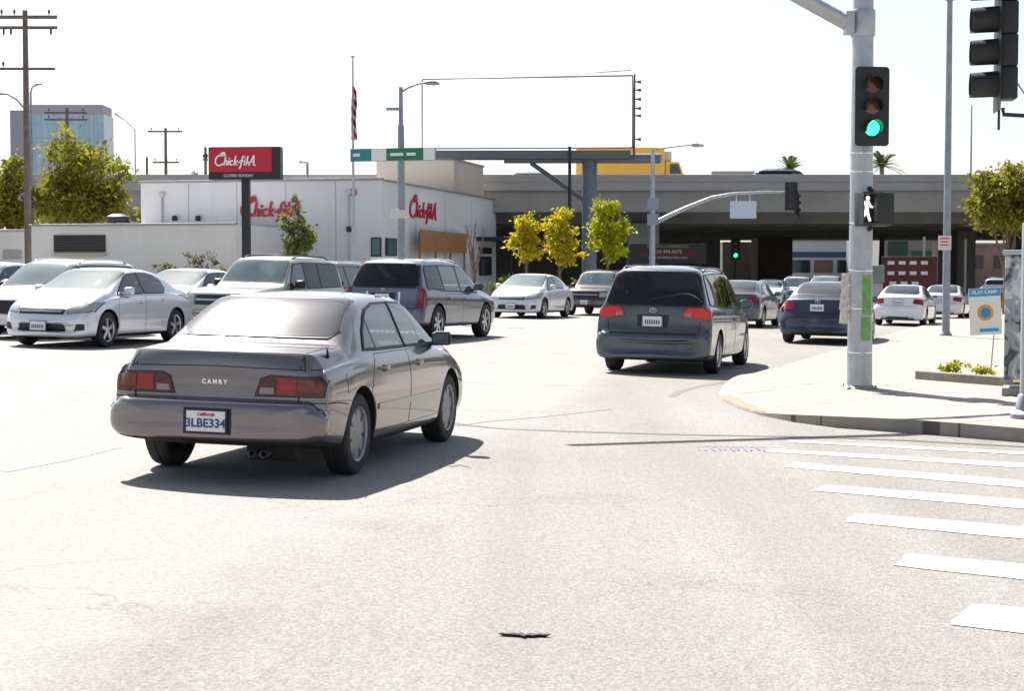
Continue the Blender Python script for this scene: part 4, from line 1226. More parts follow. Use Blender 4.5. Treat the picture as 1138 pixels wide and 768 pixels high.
CARS = [
 # type, paint, (px,py), yaw, which tyre, scale, name, label, category
 ('SEDAN90', P_MAUVE, (386, 527), 13, 'RR', .975, 'saloon_car', 'mauve grey older saloon driving away in the foreground, red lamps and blue plate number', 'car'),
 ('VAN', P_SLATE, (792, 415), 16.5, 'RR', .985, 'minivan', 'slate blue minivan with lit red tail lamps driving away at centre', 'minivan'),
 ('CROSS', P_BLUEG, (482, 379), 19, 'RR', 1.04, 'suv', 'blue grey crossover seen from behind, tall red lamps, between front saloon and white saloon', 'suv'),
 ('SEDAN10', P_SILV, (115, 386), 195, 'FL', 1.0, 'saloon_car', 'silver saloon facing the camera at far left, nearest of the oncoming cars', 'car'),
 ('CROSS', P_WHITE, (62, 377), 198, 'FL', .93, 'suv', 'white estate with roof rails right behind the silver saloon at left', 'suv'),
 ('SEDAN10', P_ICE, (-22, 371), 198, 'FL', 1.04, 'saloon_car', 'ice blue car cut by the left edge of the photo', 'car'),
 ('SEDAN10', P_WHITE, (212, 369), 198, 'FL', 1.0, 'saloon_car', 'white saloon half hidden between silver saloon and pale green off-roader', 'car'),
 ('BIG', P_SILV2, (302, 377), 198, 'FL', .94, 'suv', 'pale silver green off-roader behind the roof of the front saloon', 'suv'),
 ('CROSS', P_TEAL, (408, 361), 198, 'RL', 1.0, 'suv', 'dark teal estate mostly hidden behind the blue grey crossover', 'suv'),
 ('SEDAN10', P_WHITE2, (602, 354), 198, 'FL', 1.03, 'saloon_car', 'pearl white saloon facing the camera near the yellow trees', 'car'),
 ('BIG', P_MAROON, (678, 351), 198, 'FL', .88, 'suv', 'maroon off-roader facing the camera, partly behind the minivan', 'suv'),
 ('SEDAN10', P_NAVY, (876, 380), 19, 'RL', 1.03, 'saloon_car', 'navy blue saloon seen from behind, left of the traffic signal pole', 'car'),
 ('SEDAN10', P_GREY, (845, 364), 19, 'RR', 1.0, 'saloon_car', 'dark grey saloon seen from behind beside the minivan', 'car'),
 ('SEDAN10', P_WHITE, (1026, 362.5), 21, 'RR', .97, 'saloon_car', 'white saloon driving away just right of the traffic signal pole', 'car'),
 ('SEDAN10', P_WHITE2, (1068, 355), 21, 'RR', .97, 'saloon_car', 'white saloon driving away behind the bare light pole', 'car'),
 ('SEDAN10', P_WHITE, (869, 342), 198, 'FL', 1.0, 'saloon_car', 'distant white saloon above the dark grey saloon, leftmost under the bridge', 'car'),
 ('BIG', P_WHITE2, (897, 342), 198, 'FL', .86, 'suv', 'distant white off-roader under the bridge above the navy saloon', 'suv'),
 ('CROSS', P_SILV2, (932, 345), 198, 'FL', 1.0, 'suv', 'distant pale green estate directly left of the signal pole', 'suv'),
 ('SEDAN10', P_NAVY, (886, 338), 198, 'FL', 1.0, 'saloon_car', 'distant dark saloon between the two distant white vehicles under the bridge', 'car'),
 ('SEDAN10', P_GREY, (917, 338), 198, 'FL', 1.0, 'saloon_car', 'distant dark grey saloon between distant white off-roader and pale green estate', 'car'),
 ('SEDAN10', P_MAROON, (1086, 346), 21, 'RL', .95, 'saloon_car', 'dark maroon saloon right of the second white saloon, above the lawn sign', 'car'),
 ('BIG', P_ICE, (1094, 342), 21, 'RL', .9, 'suv', 'ice blue off-roader above the lawn sign at right', 'suv'),
]
for (ty, pm, pix, yaw, tyre, sc_, nm, lab, cat) in CARS:
    r = proto(ty); S = globals()[ty]
    r.name = nm
    lx = (S['W'] - .12) * (1 if tyre[1] == 'R' else -1)
    ly = S['axles'][0 if tyre[0] == 'R' else 1] - S['L'] / 2
    if tyre[0] == 'F' : pass
    place_car(r, pix[0], pix[1], yaw, (lx, ly), sc_)
    tag(r, lab, cat, 'vehicles on the street')
    repaint(r, pm, {REDL: REDLIT} if ty == 'VAN' else None)

# ================================================================== street furniture at right
GALV = mat('galvanised steel', (.42, .44, .47), .45, .6, var=.18, vscale=5, bump=.1, bscale=20)
GALVD = mat('weathered grey paint', (.27, .29, .33), .55, .3, var=.2, vscale=4)
SIGB = mat('signal housing black', (.016, .017, .018), .5, var=.2, vscale=12)
def sp(px, py):          # point on the raised sidewalk
    p = gp(px, py, .13); h = kerb_h(p.x, p.y)
    p = gp(px, py, h); p.z = G(p.x) + h
    return p

# main signal pole
B = sp(955, 436)
pole = empty('traffic_signal_pole', B, 0, 'thick grey traffic signal pole with green sticker and mast arm on the corner', 'pole')
bm = bmesh.new(); lathe(bm, [(.172, .05), (.168, .4), (.155, 2.2), (.14, 5.0), (.125, 7.5)], 28); o = obj('shaft', bm, pole, GALV, smooth=40)
bm = bmesh.new()
box(bm, (0, 0, .02), (.46, .46, .04), bevel=.008); lathe(bm, [(.24, .04), (.22, .07), (.18, .10), (.172, .10)], 24)
for sx in (-1, 1):
    for sy in (-1, 1): lathe(bm, [(.03, .04), (.03, .08), (.012, .085), (.012, .11)], 8, M=Matrix.Translation((sx * .18, sy * .18, 0)))
obj('base_plate', bm, pole, GALVD, smooth=40)
def zof(py, Y): return EYE - (py - HORIZ) * Y / F0      # height of a pixel row at a depth
zc = zof(28, B.y) - B.z
bm = bmesh.new()
lathe(bm, [(.155, zc - .18), (.165, zc - .16), (.165, zc + .16), (.155, zc + .18)], 24)
box(bm, (-.2, -.03, zc), (.12, .26, .30), bevel=.02)
obj('arm_collar', bm, pole, GALV, smooth=40)
bm = bmesh.new()
tube(bm, [(-.22, -.04, zc + .0), (-1.2, -.45, zc + .42), (-3.0, -1.2, zc + 1.05), (-6.5, -2.6, zc + 1.5)], [.105, .098, .085, .06], 16)
obj('mast_arm', bm, pole, GALV, smooth=60)
for z0 in (.55, 1.15, 1.66, 2.3, 3.0, 3.25):
    bm = bmesh.new(); lathe(bm, [(.168 - z0 * .006, z0 - .012), (.174 - z0 * .006, z0 - .01), (.174 - z0 * .006, z0 + .01), (.168 - z0 * .006, z0 + .012)], 24)
    obj('steel_band', bm, pole, CHROME)
# green sticker wrapped on the pole
def wrap(bm, z0, z1, a0, a1, r_, n=12, taper=.006, jag=0):
    A, Bv = [], []
    for i in range(n + 1):
        a = R(a0 + (a1 - a0) * i / n)
        j = jag * math.sin(i * 2.1)
        A.append(bm.verts.new(((r_ - z0 * taper) * math.cos(a), (r_ - z0 * taper) * math.sin(a), z0 + j)))
        Bv.append(bm.verts.new(((r_ - z1 * taper) * math.cos(a), (r_ - z1 * taper) * math.sin(a), z1 + j * .5)))
    for i in range(n): bm.faces.new((A[i], A[i + 1], Bv[i + 1], Bv[i]))
bm = bmesh.new(); wrap(bm, 1.06, 1.60, 268, 318, .178); wrap(bm, .72, 1.03, 264, 312, .180, jag=.02)
obj('green_sticker', bm, pole, mat('green sticker', (.15, .33, .09), .6, var=.35, vscale=9))
# torn paper flyers tied to the left side
fl = empty('paper_flyers', (B.x - .19, B.y - .02, B.z + 1.28), 0, 'torn white paper flyers taped on the left side of the signal pole', 'flyer')
PAP = mat('weathered paper', (.66, .60, .56), .8, var=.22, vscale=14)
bm = bmesh.new(); rnd = random.Random(5)
for k in range(7):
    box(bm, (-.02 + rnd.uniform(-.012, .012), -.03 + k * .004, -.27 + k * .09), (.115 + rnd.uniform(-.02, .02), .004, .15), bevel=0, M=Matrix.Rotation(rnd.uniform(-.12, .12), 4, 'Y'))
obj('paper', bm, fl, PAP)
bm = bmesh.new()
for k in range(26): box(bm, (-.02 + rnd.uniform(-.045, .045), -.045, rnd.uniform(-.3, .32)), (rnd.uniform(.01, .03), .003, .008))
obj('print_marks', bm, fl, mat('faded red print', (.35, .10, .09), .8))

# vehicle signal head on the pole
GREENL = mat('lit green signal', (.02, .5, .35), .2, emit=(.03, 1., .33), estr=1.4)
REDOFF = mat('unlit red signal lens', (.10, .02, .015), .25, coat=.6)
AMBOFF = mat('unlit amber signal lens', (.13, .05, .015), .25, coat=.6)
def signal_head(name, M, label, lit=True, parts=3, r_=.105, back=True, group='traffic signals', vl=1.):
    """local frame: x right, y up, z towards the viewer of the faces"""
    root = empty(name); root.matrix_world = M; tag(root, label, 'traffic signal', group)
    p = r_ * 2.75
    H = p * parts
    bm = bmesh.new()
    for k in range(parts): box(bm, (0, (k - (parts - 1) / 2) * p, -.09), (r_ * 2.6, p * .985, .18), bevel=.02)
    obj('housing', bm, root, SIGB, smooth=40)
    if back:
        bm = bmesh.new()
        w_, h_ = r_ * 2.25, H / 2 + r_ * .95; c_ = .05
        pl = []
        for (cx, cy, a0) in ((w_ - c_, h_ - c_, 0), (-w_ + c_, h_ - c_, 90), (-w_ + c_, -h_ + c_, 180), (w_ - c_, -h_ + c_, 270)):
            for k in range(5): pl.append((cx + c_ * math.cos(R(a0 + k * 22.5)), cy + c_ * math.sin(R(a0 + k * 22.5))))
        prism(bm, pl, .006, Matrix.Translation((0, 0, .005))); fixn(bm)
        obj('backplate', bm, root, SIGB)
    cols = [REDOFF, AMBOFF, GREENL]
    for k in range(parts):
        y = ((parts - 1) / 2 - k) * p
        bm = bmesh.new()
        lathe(bm, [(.001, .03), (r_ * .5, .026), (r_ * .85, .016), (r_, .012)], 24, M=Matrix.Translation((0, y, 0)))
        obj('lens', bm, root, cols[min(k, 2)] if lit or k < 2 else AMBOFF, smooth=60)
        bm = bmesh.new(); A, Bv, C_, D_ = [], [], [], []
        for i in range(21):
            t = R(-25 + 230 * i / 20) if vl == 1 else R(-68 + 316 * i / 20); c, s = math.cos(t), math.sin(t)
            ln = vl * (.20 - .10 * max(0, -s) - .06 * (1 - max(0, s))) 
            if vl > 1: ln = .27
            A.append(bm.verts.new((c * r_ * 1.08, y + s * r_ * 1.08, .01))); Bv.append(bm.verts.new((c * r_ * 1.04, y + s * r_ * 1.04 - .012, .01 + ln)))
            C_.append(bm.verts.new((c * r_ * 1.12, y + s * r_ * 1.12, .01))); D_.append(bm.verts.new((c * r_ * 1.08, y + s * r_ * 1.08 - .012, .01 + ln)))
        for i in range(20):
            bm.faces.new((A[i], A[i + 1], Bv[i + 1], Bv[i])); bm.faces.new((D_[i], D_[i + 1], C_[i + 1], C_[i])); bm.faces.new((Bv[i], Bv[i + 1], D_[i + 1], D_[i]))
        fixn(bm)
        obj('visor', bm, root, SIGB, smooth=50)
    return root
Y = B.y - .32
c = dp(969, 118, Y)
signal_head('traffic_signal', facing((c.x, Y, c.z), R(6)), 'traffic signal showing green light, mounted on the thick grey pole', r_=.104)
bm = bmesh.new()
for zz in (c.z + .25, c.z - .28): tube(bm, [(B.x, B.y, zz), (B.x + .04, B.y - .16, zz), (c.x, Y + .14, zz)], .028, 10)
tag(obj('signal_bracket', bm, pole, SIGB, smooth=50)); bpy.context.view_layer.update()
sb_ = [o for o in pole.children if o.name.startswith('signal_bracket')][0]; sb_.matrix_world = Matrix.Identity(4)
# pedestrian signal
c = dp(973, 232, B.y - .25)
ped = empty('pedestrian_signal'); ped.matrix_world = facing((c.x, B.y - .25, c.z), R(12)); tag(ped, 'black pedestrian signal showing a lit white walking figure, below the green signal', 'pedestrian signal')
bm = bmesh.new(); box(bm, (0, 0, -.10), (.44, .46, .22), bevel=.03); obj('housing', bm, ped, SIGB, smooth=40)
bm = bmesh.new()
box(bm, (.085, 0, .07), (.25, .43, .13), bevel=.02)
obj('side_cover', bm, ped, mat('dark hatched screen', (.02, .024, .022), .6), smooth=40)
bm = bmesh.new()
for q in ((-.125, .2, .22, .02), (-.125, -.2, .22, .02)): box(bm, (q[0], q[1], .07), (q[2], q[3], .16), bevel=.004)
box(bm, (-.232, 0, .07), (.012, .42, .16), bevel=.003)
obj('visor', bm, ped, SIGB)
WALK = mat('lit white walking figure', (.9, .9, .9), .5, emit=(1, .98, .95), estr=1.1)
bm = bmesh.new()
M0 = Matrix.Translation((-.13, 0, .012))
lathe(bm, [(.001, .0), (.026, 0), (.026, .006), (.001, .006)], 16, M=M0 @ Matrix.Translation((.012, .145, 0)))
for pl in ([(-.028, .105), (.022, .115), (.036, .09), (.02, -.01), (-.026, -.01)], [(.022, .11), (.036, .09), (.058, .045), (.086, .03), (.08, .012), (.045, .022), (.018, .07)],
           [(-.028, .105), (-.06, .06), (-.072, .01), (-.055, .005), (-.04, .05), (-.015, .075)], [(-.026, -.01), (.008, -.01), (-.02, -.08), (-.066, -.165), (-.094, -.158), (-.058, -.08)],
           [(-.006, -.01), (.022, -.01), (.03, -.075), (.06, -.16), (.034, -.168), (-.002, -.08)]):
    prism(bm, pl, .006, M0)
fixn(bm); obj('walking_figure', bm, ped, WALK)
bm = bmesh.new(); tube(bm, [(0, .24, -.1), (-.02, .28, -.12), (-.14, .28, -.22)], .03, 10); tube(bm, [(0, -.24, -.1), (-.02, -.27, -.12), (-.14, -.27, -.22)], .03, 10)
obj('bracket', bm, ped, SIGB, smooth=50)

# grey cabinet behind the pole
p = sp(972, 352); q0 = empty('utility_cabinet', p, R(-12), 'narrow grey utility cabinet with wider head, right behind the signal pole', 'cabinet')
s_ = F0 / p.y
bm = bmesh.new(); box(bm, (0, 0, .68), (.62, .45, 1.36), bevel=.03); obj('cabinet_body', bm, q0, mat('light grey enamel', (.33, .335, .35), .5, var=.15, vscale=6), smooth=40)
bm = bmesh.new(); box(bm, (0, 0, 1.72), (.74, .5, .72), bevel=.05); obj('cabinet_head', bm, q0, mat('mid grey enamel', (.17, .175, .185), .5, var=.15, vscale=6), smooth=40)
bm = bmesh.new(); box(bm, (.0, -.235, .7), (.5, .02, 1.1), bevel=.006); obj('door', bm, q0, mat('light grey enamel', (.33, .335, .35)), smooth=40)

# light pole at right
p = sp(1051, 373)
lp_ = empty('light_pole', p, 0, 'tall slim bare grey light pole right of the signal pole', 'light pole')
hh = zof(3, p.y) - p.z
bm = bmesh.new(); lathe(bm, [(.11, 0), (.105, .8), (.095, 4), (.075, hh)], 18); obj('shaft', bm, lp_, GALVD, smooth=40)
bm = bmesh.new(); lathe(bm, [(.17, 0), (.17, .03), (.12, .10), (.11, .10)], 18); obj('base', bm, lp_, GALVD, smooth=40)
bm = bmesh.new(); lathe(bm, [(.11, hh), (.11, hh + .06), (.05, hh + .1)], 14); tube(bm, [(-.2, 0, hh + .05), (.2, 0, hh + .05)], .04, 8); obj('top_bracket', bm, lp_, GALVD, smooth=40)
bm = bmesh.new(); box(bm, (-.09, -.12, zof(270, p.y) - p.z), (.36, .012, .40), bevel=.01); ps = obj('parking_sign', bm, lp_, mat('sign white', (.62, .56, .57), .5))
bm = bmesh.new()
zq = zof(270, p.y) - p.z
for k, ww in enumerate((.26, .2, .24)): box(bm, (-.09, -.129, zq + .12 - k * .09), (ww, .004, .035))
obj('sign_print', bm, ps, mat('sign red', (.45, .05, .06), .6))

# big signal head seen from the side, upper right, with its bracket arm, and its pole
p = sp(1140, 465)
sp2 = empty('signal_post', p, 0, 'grey signal post cut by the right edge of the photo', 'pole')
bm = bmesh.new(); lathe(bm, [(.065, 0), (.065, 2.02), (.06, 2.05)], 18); obj('shaft', bm, sp2, GALV, smooth=40)
bm = bmesh.new(); lathe(bm, [(.16, 0), (.16, .05), (.11, .09), (.085, .24), (.066, .26)], 18); obj('base', bm, sp2, GALVD, smooth=40)
bm = bmesh.new(); zb = zof(254, p.y) - p.z; box(bm, (.03, -.085, zb), (.20, .012, .34), bevel=.01); obj('sign_panel', bm, sp2, mat('sign pale', (.6, .6, .62), .5))
zb = zof(126, p.y)
hc = dp(1109, 50, p.y)
sh = signal_head('traffic_signal', Matrix.Translation((hc.x, p.y - .02, hc.z + .10)) @ Matrix.Rotation(R(-99), 4, 'Z') @ Matrix.Rotation(PI / 2, 4, 'X'),
                 'large black traffic signal seen side on at the top right corner, visors pointing left', lit=False, parts=4, r_=.122, back=True, vl=1.45)
gq = sp(1196, 463)
o = empty('signal_post', gq, 0, 'pole just outside the right edge carrying the side-on signal', 'pole'); bm = bmesh.new(); lathe(bm, [(.085, 0), (.08, zb - gq.z + 1.2), (.05, zb - gq.z + 1.25)], 16); obj('shaft', bm, o, GALV, smooth=40)
bm = bmesh.new(); tube(bm, [(hc.x + .06, p.y, zb + .05), (hc.x + .07, p.y, zb - .02), (gq.x, gq.y, zb - .03)], .022, 10); tube(bm, [(hc.x + .02, p.y, zb + .1), (hc.x + .02, p.y, zb - .18)], .014, 8)
tube(bm, [(hc.x + .10, p.y + .02, zb + .33), (hc.x + .22, p.y + .02, zb + .30), (hc.x + .34, p.y + .02, zb + .12)], .007, 6)
o = obj('signal_bracket', bm, None, SIGB, smooth=50); o.parent = sh; o.matrix_parent_inverse = sh.matrix_world.inverted()

# graffiti-wrapped control cabinet at the right edge
p = sp(1126, 440)
cb = empty('control_cabinet', p, R(-19), 'grey control cabinet covered in black and white graffiti at the right edge', 'cabinet')
s_ = F0 / p.y
ht = (440 - 283) / s_
m, nt_, b = newmat('graffiti wrap'); tc = nt_.nodes.new('ShaderNodeTexCoord')
n = nt_.nodes.new('ShaderNodeTexNoise'); n.inputs['Scale'].default_value = 2.6; n.inputs['Detail'].default_value = 3; n.inputs['Distortion'].default_value = 1.6
nt_.links.new(tc.outputs['Object'], n.inputs['Vector'])
r_ = nt_.nodes.new('ShaderNodeValToRGB'); r_.color_ramp.interpolation = 'EASE'
r_.color_ramp.elements[0].position = .38; r_.color_ramp.elements[0].color = (.06, .065, .075, 1); r_.color_ramp.elements[1].position = .62; r_.color_ramp.elements[1].color = (.5, .5, .51, 1)
e_ = r_.color_ramp.elements.new(.44); e_.color = (.30, .31, .34, 1); e_ = r_.color_ramp.elements.new(.53); e_.color = (.33, .34, .36, 1); e_ = r_.color_ramp.elements.new(.56); e_.color = (.62, .62, .63, 1)
nt_.links.new(n.outputs['Fac'], r_.inputs['Fac']); nt_.links.new(r_.outputs[0], b.inputs['Base Color']); b.inputs['Roughness'].default_value = .5
GRAF = m
bm = bmesh.new(); box(bm, (.26, .25, ht / 2 + .1), (.76, .5, ht - .2), bevel=.015); obj('cabinet_body', bm, cb, GRAF, smooth=40)
bm = bmesh.new(); box(bm, (.26, .25, .05), (.80, .54, .10), bevel=.01); obj('plinth', bm, cb, CONC2)
bm = bmesh.new(); box(bm, (.26, .25, ht + .03), (.82, .56, .06), bevel=.015); obj('cabinet_roof', bm, cb, GALV, smooth=40)
bm = bmesh.new(); box(bm, (.27, -.012, ht / 2 + .12), (.60, .02, ht - .42), bevel=.006); dr = obj('door', bm, cb, GRAF, smooth=40)
bm = bmesh.new(); box(bm, (.08, -.035, ht * .5), (.03, .03, .16), bevel=.006); obj('handle', bm, dr, SIGB)

# planter kerb block and flowers
a = sp(1019, 421); b_ = sp(1128, 430)
pk = empty('planter_kerb', a, math.atan2(b_.y - a.y, b_.x - a.x), 'low weathered concrete kerb block edging the flower bed at right', 'kerb block')
bm = bmesh.new(); box(bm, (.85, .06, .055), (1.75, .16, .13), bevel=.015)
obj('kerb_block', bm, pk, mat('old concrete kerb', (.24, .23, .19), .9, var=.25, vscale=5))
bm = bmesh.new(); box(bm, (.9, .42, .02), (1.6, .60, .05), bevel=.01)
obj('soil', bm, pk, mat('bed soil', (.17, .13, .09), .95, var=.3, vscale=12))

LEAVES = {}
def leaf_mat(name, c1, c2, c3=None, trans=.48):
    if name in LEAVES: return LEAVES[name]
    m = bpy.data.materials.new(name); m.use_nodes = True; nt = m.node_tree; L = nt.links
    b = nt.nodes['Principled BSDF']; out = nt.nodes['Material Output']
    g = nt.nodes.new('ShaderNodeNewGeometry'); r = nt.nodes.new('ShaderNodeValToRGB')
    r.color_ramp.elements[0].color = (*c1, 1); r.color_ramp.elements[1].color = (*c2, 1)
    if c3: e = r.color_ramp.elements.new(.86); e.color = (*c3, 1); r.color_ramp.elements[1].position = .6; r.color_ramp.elements[2].color = (*c3, 1)
    tc = nt.nodes.new('ShaderNodeTexCoord'); n = nt.nodes.new('ShaderNodeTexNoise'); n.inputs['Scale'].default_value = .9; n.inputs['Detail'].default_value = 3
    L.new(tc.outputs['Object'], n.inputs['Vector'])
    mx = nt.nodes.new('ShaderNodeMath'); mx.operation = 'MULTIPLY_ADD'; mx.inputs[1].default_value = .55
    mb = nt.nodes.new('ShaderNodeMath'); mb.operation = 'MULTIPLY_ADD'; mb.inputs[1].default_value = 1.2; mb.inputs[2].default_value = -.35
    L.new(n.outputs['Fac'], mb.inputs[0]); L.new(g.outputs['Random Per Island'], mx.inputs[0]); L.new(mb.outputs[0], mx.inputs[2])
    L.new(mx.outputs[0], r.inputs['Fac']); L.new(r.outputs[0], b.inputs['Base Color']); b.inputs['Roughness'].default_value = .6; b.inputs['Specular IOR Level'].default_value = .3
    t = nt.nodes.new('ShaderNodeBsdfTranslucent'); L.new(r.outputs[0], t.inputs['Color'])
    ms = nt.nodes.new('ShaderNodeMixShader'); ms.inputs[0].default_value = trans
    L.new(b.outputs[0], ms.inputs[1]); L.new(t.outputs[0], ms.inputs[2]); L.new(ms.outputs[0], out.inputs['Surface'])
    LEAVES[name] = m
    return m
BARK = mat('bark', (.14, .11, .085), .9, var=.3, vscale=8)
def leaves(bm, blobs, n, size, rnd, clump=.35, per=28):
    """leaf clumps spread through ellipsoid volumes, denser near the outside"""
    tot = sum(b[3] * b[4] * b[5] for b in blobs)
    for (cx, cy, cz, rx, ry, rz) in blobs:
        k = max(1, int(n * rx * ry * rz / tot / per))
        for _ in range(k):
            while True:
                v = Vector((rnd.uniform(-1, 1), rnd.uniform(-1, 1), rnd.uniform(-1, 1)))
                if .25 < v.length < 1: break
            v *= (v.length ** -.35) * (rnd.uniform(.7, 1.02) if rnd.random() < .82 else rnd.uniform(1.05, 1.28))
            c = Vector((cx + v.x * rx, cy + v.y * ry, cz + v.z * rz))
            cr = clump * rnd.uniform(.5, 1.2)
            for _ in range(int(per * rnd.uniform(.5, 1.4))):
                p = c + Vector((rnd.gauss(0, 1), rnd.gauss(0, 1), rnd.gauss(0, .7))) * cr * .55
                nrm = Vector((rnd.uniform(-1, 1), rnd.uniform(-1, 1), rnd.uniform(-.4, 1))).normalized()
                a, b_ = frame_of(nrm); t = rnd.uniform(0, PI)
                u = a * math.cos(t) + b_ * math.sin(t); w_ = nrm.cross(u)
                s = size * rnd.uniform(.45, 1.5)
                vs = [bm.verts.new(p + q) for q in (u * s, w_ * s * .45 + nrm * s * .1, -u * s, -w_ * s * .45 + nrm * s * .1)]
                bm.faces.new(vs)
def tree(name, base, label, cat, trunk_h, tr, blobs, n, size, lm, seed, clump=.35, group=None, limbs=7, bark=None, lean=(0, 0)):
    rnd = random.Random(seed)
    root = empty(name, base, rnd.uniform(0, 1), label, cat, group); root.rotation_euler = (0, 0, 0)
    bm = bmesh.new()
    top = Vector((lean[0], lean[1], trunk_h))
    tube(bm, [(0, 0, -.3), (lean[0] * .1, 0, trunk_h * .3), (lean[0] * .5, lean[1] * .5, trunk_h * .65), top], [tr * 1.25, tr, tr * .85, tr * .7], 10)
    for k in range(limbs):
        b_ = blobs[k % len(blobs)]
        e = Vector((b_[0] + rnd.uniform(-.6, .6) * b_[3], b_[1] + rnd.uniform(-.6, .6) * b_[4], b_[2] + rnd.uniform(-.3, .7) * b_[5]))
        s0 = top * rnd.uniform(.6, .98)
        mid = s0.lerp(e, .5) + Vector((rnd.uniform(-.2, .2), rnd.uniform(-.2, .2), .15)) * (e - s0).length * .4
        tube(bm, [s0, mid, e], [tr * .5, tr * .3, tr * .08], 6)
        for q in range(3):
            e2 = e + Vector((rnd.uniform(-1, 1), rnd.uniform(-1, 1), rnd.uniform(-.2, 1))) * b_[3] * .5
            tube(bm, [mid.lerp(e, rnd.uniform(.1, .8)), e2], [tr * .15, tr * .04], 5)
    obj('trunk', bm, root, bark or BARK, smooth=50)
    if n:
        bm = bmesh.new(); leaves(bm, blobs, n, size, rnd, clump); obj('crown', bm, root, lm)
    return root
LG1 = leaf_mat('yellow green leaves', (.028, .048, .014), (.095, .125, .022), (.26, .25, .025))
LG2 = leaf_mat('golden leaves', (.09, .13, .012), (.30, .33, .015), (.56, .46, .015))
LG3 = leaf_mat('bright green leaves', (.06, .11, .012), (.22, .29, .015), (.40, .42, .015))
LG4 = leaf_mat('dull green leaves', (.04, .065, .02), (.09, .13, .035), (.16, .18, .05))
LG5 = leaf_mat('dry hedge leaves', (.05, .045, .03), (.10, .085, .05), (.15, .13, .07))
LG6 = leaf_mat('palm leaves', (.035, .055, .022), (.07, .10, .03), (.11, .14, .04), trans=.2)

def shrub(name, loc, blobs, n, size, lm, label, cat, seed, clump=.12, group=None):
    rnd = random.Random(seed)
    root = empty(name, loc, 0, label, cat, group)
    bm = bmesh.new(); leaves(bm, blobs, n, size, rnd, clump, per=18); obj('foliage', bm, root, lm)
    bm = bmesh.new()
    for b_ in blobs:
        for _ in range(5): tube(bm, [(b_[0] * .8, b_[1], 0), (b_[0] + rnd.uniform(-.5, .5) * b_[3], b_[1] + rnd.uniform(-.5, .5) * b_[4], b_[2] + .3 * b_[5])], [.012, .004], 5)
    obj('stem', bm, root, BARK)
    return root
p = sp(1066, 416)
shrub('flower_plant', p + Vector((0, .15, 0)), [(0, 0, .1, .2, .14, .11), (-.15, .05, .07, .12, .12, .08)], 500, .028, LG3, 'low bright green plant in the bed behind the kerb block', 'plant', 3, .06)
p = sp(1092, 417)
fp = shrub('flower_plant', p + Vector((.02, .12, 0)), [(0, 0, .07, .22, .13, .08)], 420, .026, LG3, 'low plant with orange and yellow flowers beside the graffiti cabinet', 'plant', 4, .06)
bm = bmesh.new(); rnd = random.Random(9)
for k in range(22):
    q = Vector((rnd.uniform(-.24, .24), rnd.uniform(-.14, .1), rnd.uniform(.10, .17)))
    for j in range(5):
        a = 2 * PI * j / 5
        bm.faces.new([bm.verts.new(q + Vector(v)) for v in ((0, 0, 0), (math.cos(a) * .022, math.sin(a) * .022, .012), (math.cos(a + 1) * .022, math.sin(a + 1) * .022, .010))])
obj('blossom', bm, fp, mat('orange petals', (.75, .28, .03), .6, var=.4, vscale=6))

# lawn sign
p = sp(1104, 416)
ls = empty('lawn_sign', p, R(-4), 'white lawn sign on a thin stake with blue header and orange round emblem', 'sign')
s_ = F0 / p.y; zt = (416 - 320) / s_; zb = (416 - 372) / s_; cx = (1094 - 1104) / s_; hw = 17.5 / s_
bm = bmesh.new(); box(bm, (cx + .10, .01, zt * .5 - .05), (.022, .022, zt), bevel=.003, M=Matrix.Rotation(R(4), 4, 'Y')); obj('stake', bm, ls, mat('pale wood stake', (.5, .45, .38), .8))
tl = Matrix.Translation((cx, -.012, (zt + zb) / 2)) @ Matrix.Rotation(R(-3), 4, 'Y')
bm = bmesh.new(); box(bm, (0, 0, 0), (hw * 2, .012, zt - zb), bevel=.003, M=tl); pn = obj('panel', bm, ls, mat('sign board white', (.72, .72, .68), .5))
bm = bmesh.new(); box(bm, (0, -.008, (zt - zb) * .41), (hw * 1.96, .004, (zt - zb) * .17), M=tl); obj('header_band', bm, pn, mat('sign cyan blue', (.03, .30, .55), .5))
bm = bmesh.new(); box(bm, (hw * .2, -.008, -(zt - zb) * .40), (hw * 1.2, .004, (zt - zb) * .07), M=tl); obj('footer_band', bm, pn, mat('sign cyan blue'))
F_ = tl @ Matrix.Rotation(PI / 2, 4, 'X')
def disc(bm, r0, r1, M, a0=0, a1=360, n=32, th=.004):
    A, Bv = [], []
    for i in range(n + 1):
        t = R(a0 + (a1 - a0) * i / n)
        A.append(bm.verts.new(M @ Vector((math.cos(t) * r0, math.sin(t) * r0, th)))); Bv.append(bm.verts.new(M @ Vector((math.cos(t) * r1, math.sin(t) * r1, th))))
    for i in range(n): bm.faces.new((A[i], Bv[i], Bv[i + 1], A[i + 1]))
    fixn(bm)
bm = bmesh.new(); disc(bm, .085, .13, F_ @ Matrix.Translation((0, -.02, .008)), th=0); obj('emblem_ring', bm, pn, mat('emblem orange', (.70, .28, .03), .5))
bm = bmesh.new(); disc(bm, .001, .084, F_ @ Matrix.Translation((0, -.02, .0085)), th=0); obj('emblem_disc', bm, pn, mat('emblem blue', (.03, .22, .50), .5))
add_text('header_lettering', 'PLAY CAMP', .075, F_ @ Matrix.Translation((0, (zt - zb) * .41, .0115)), mat('sign board white'), pn, extrude=.0005, bold=.002)
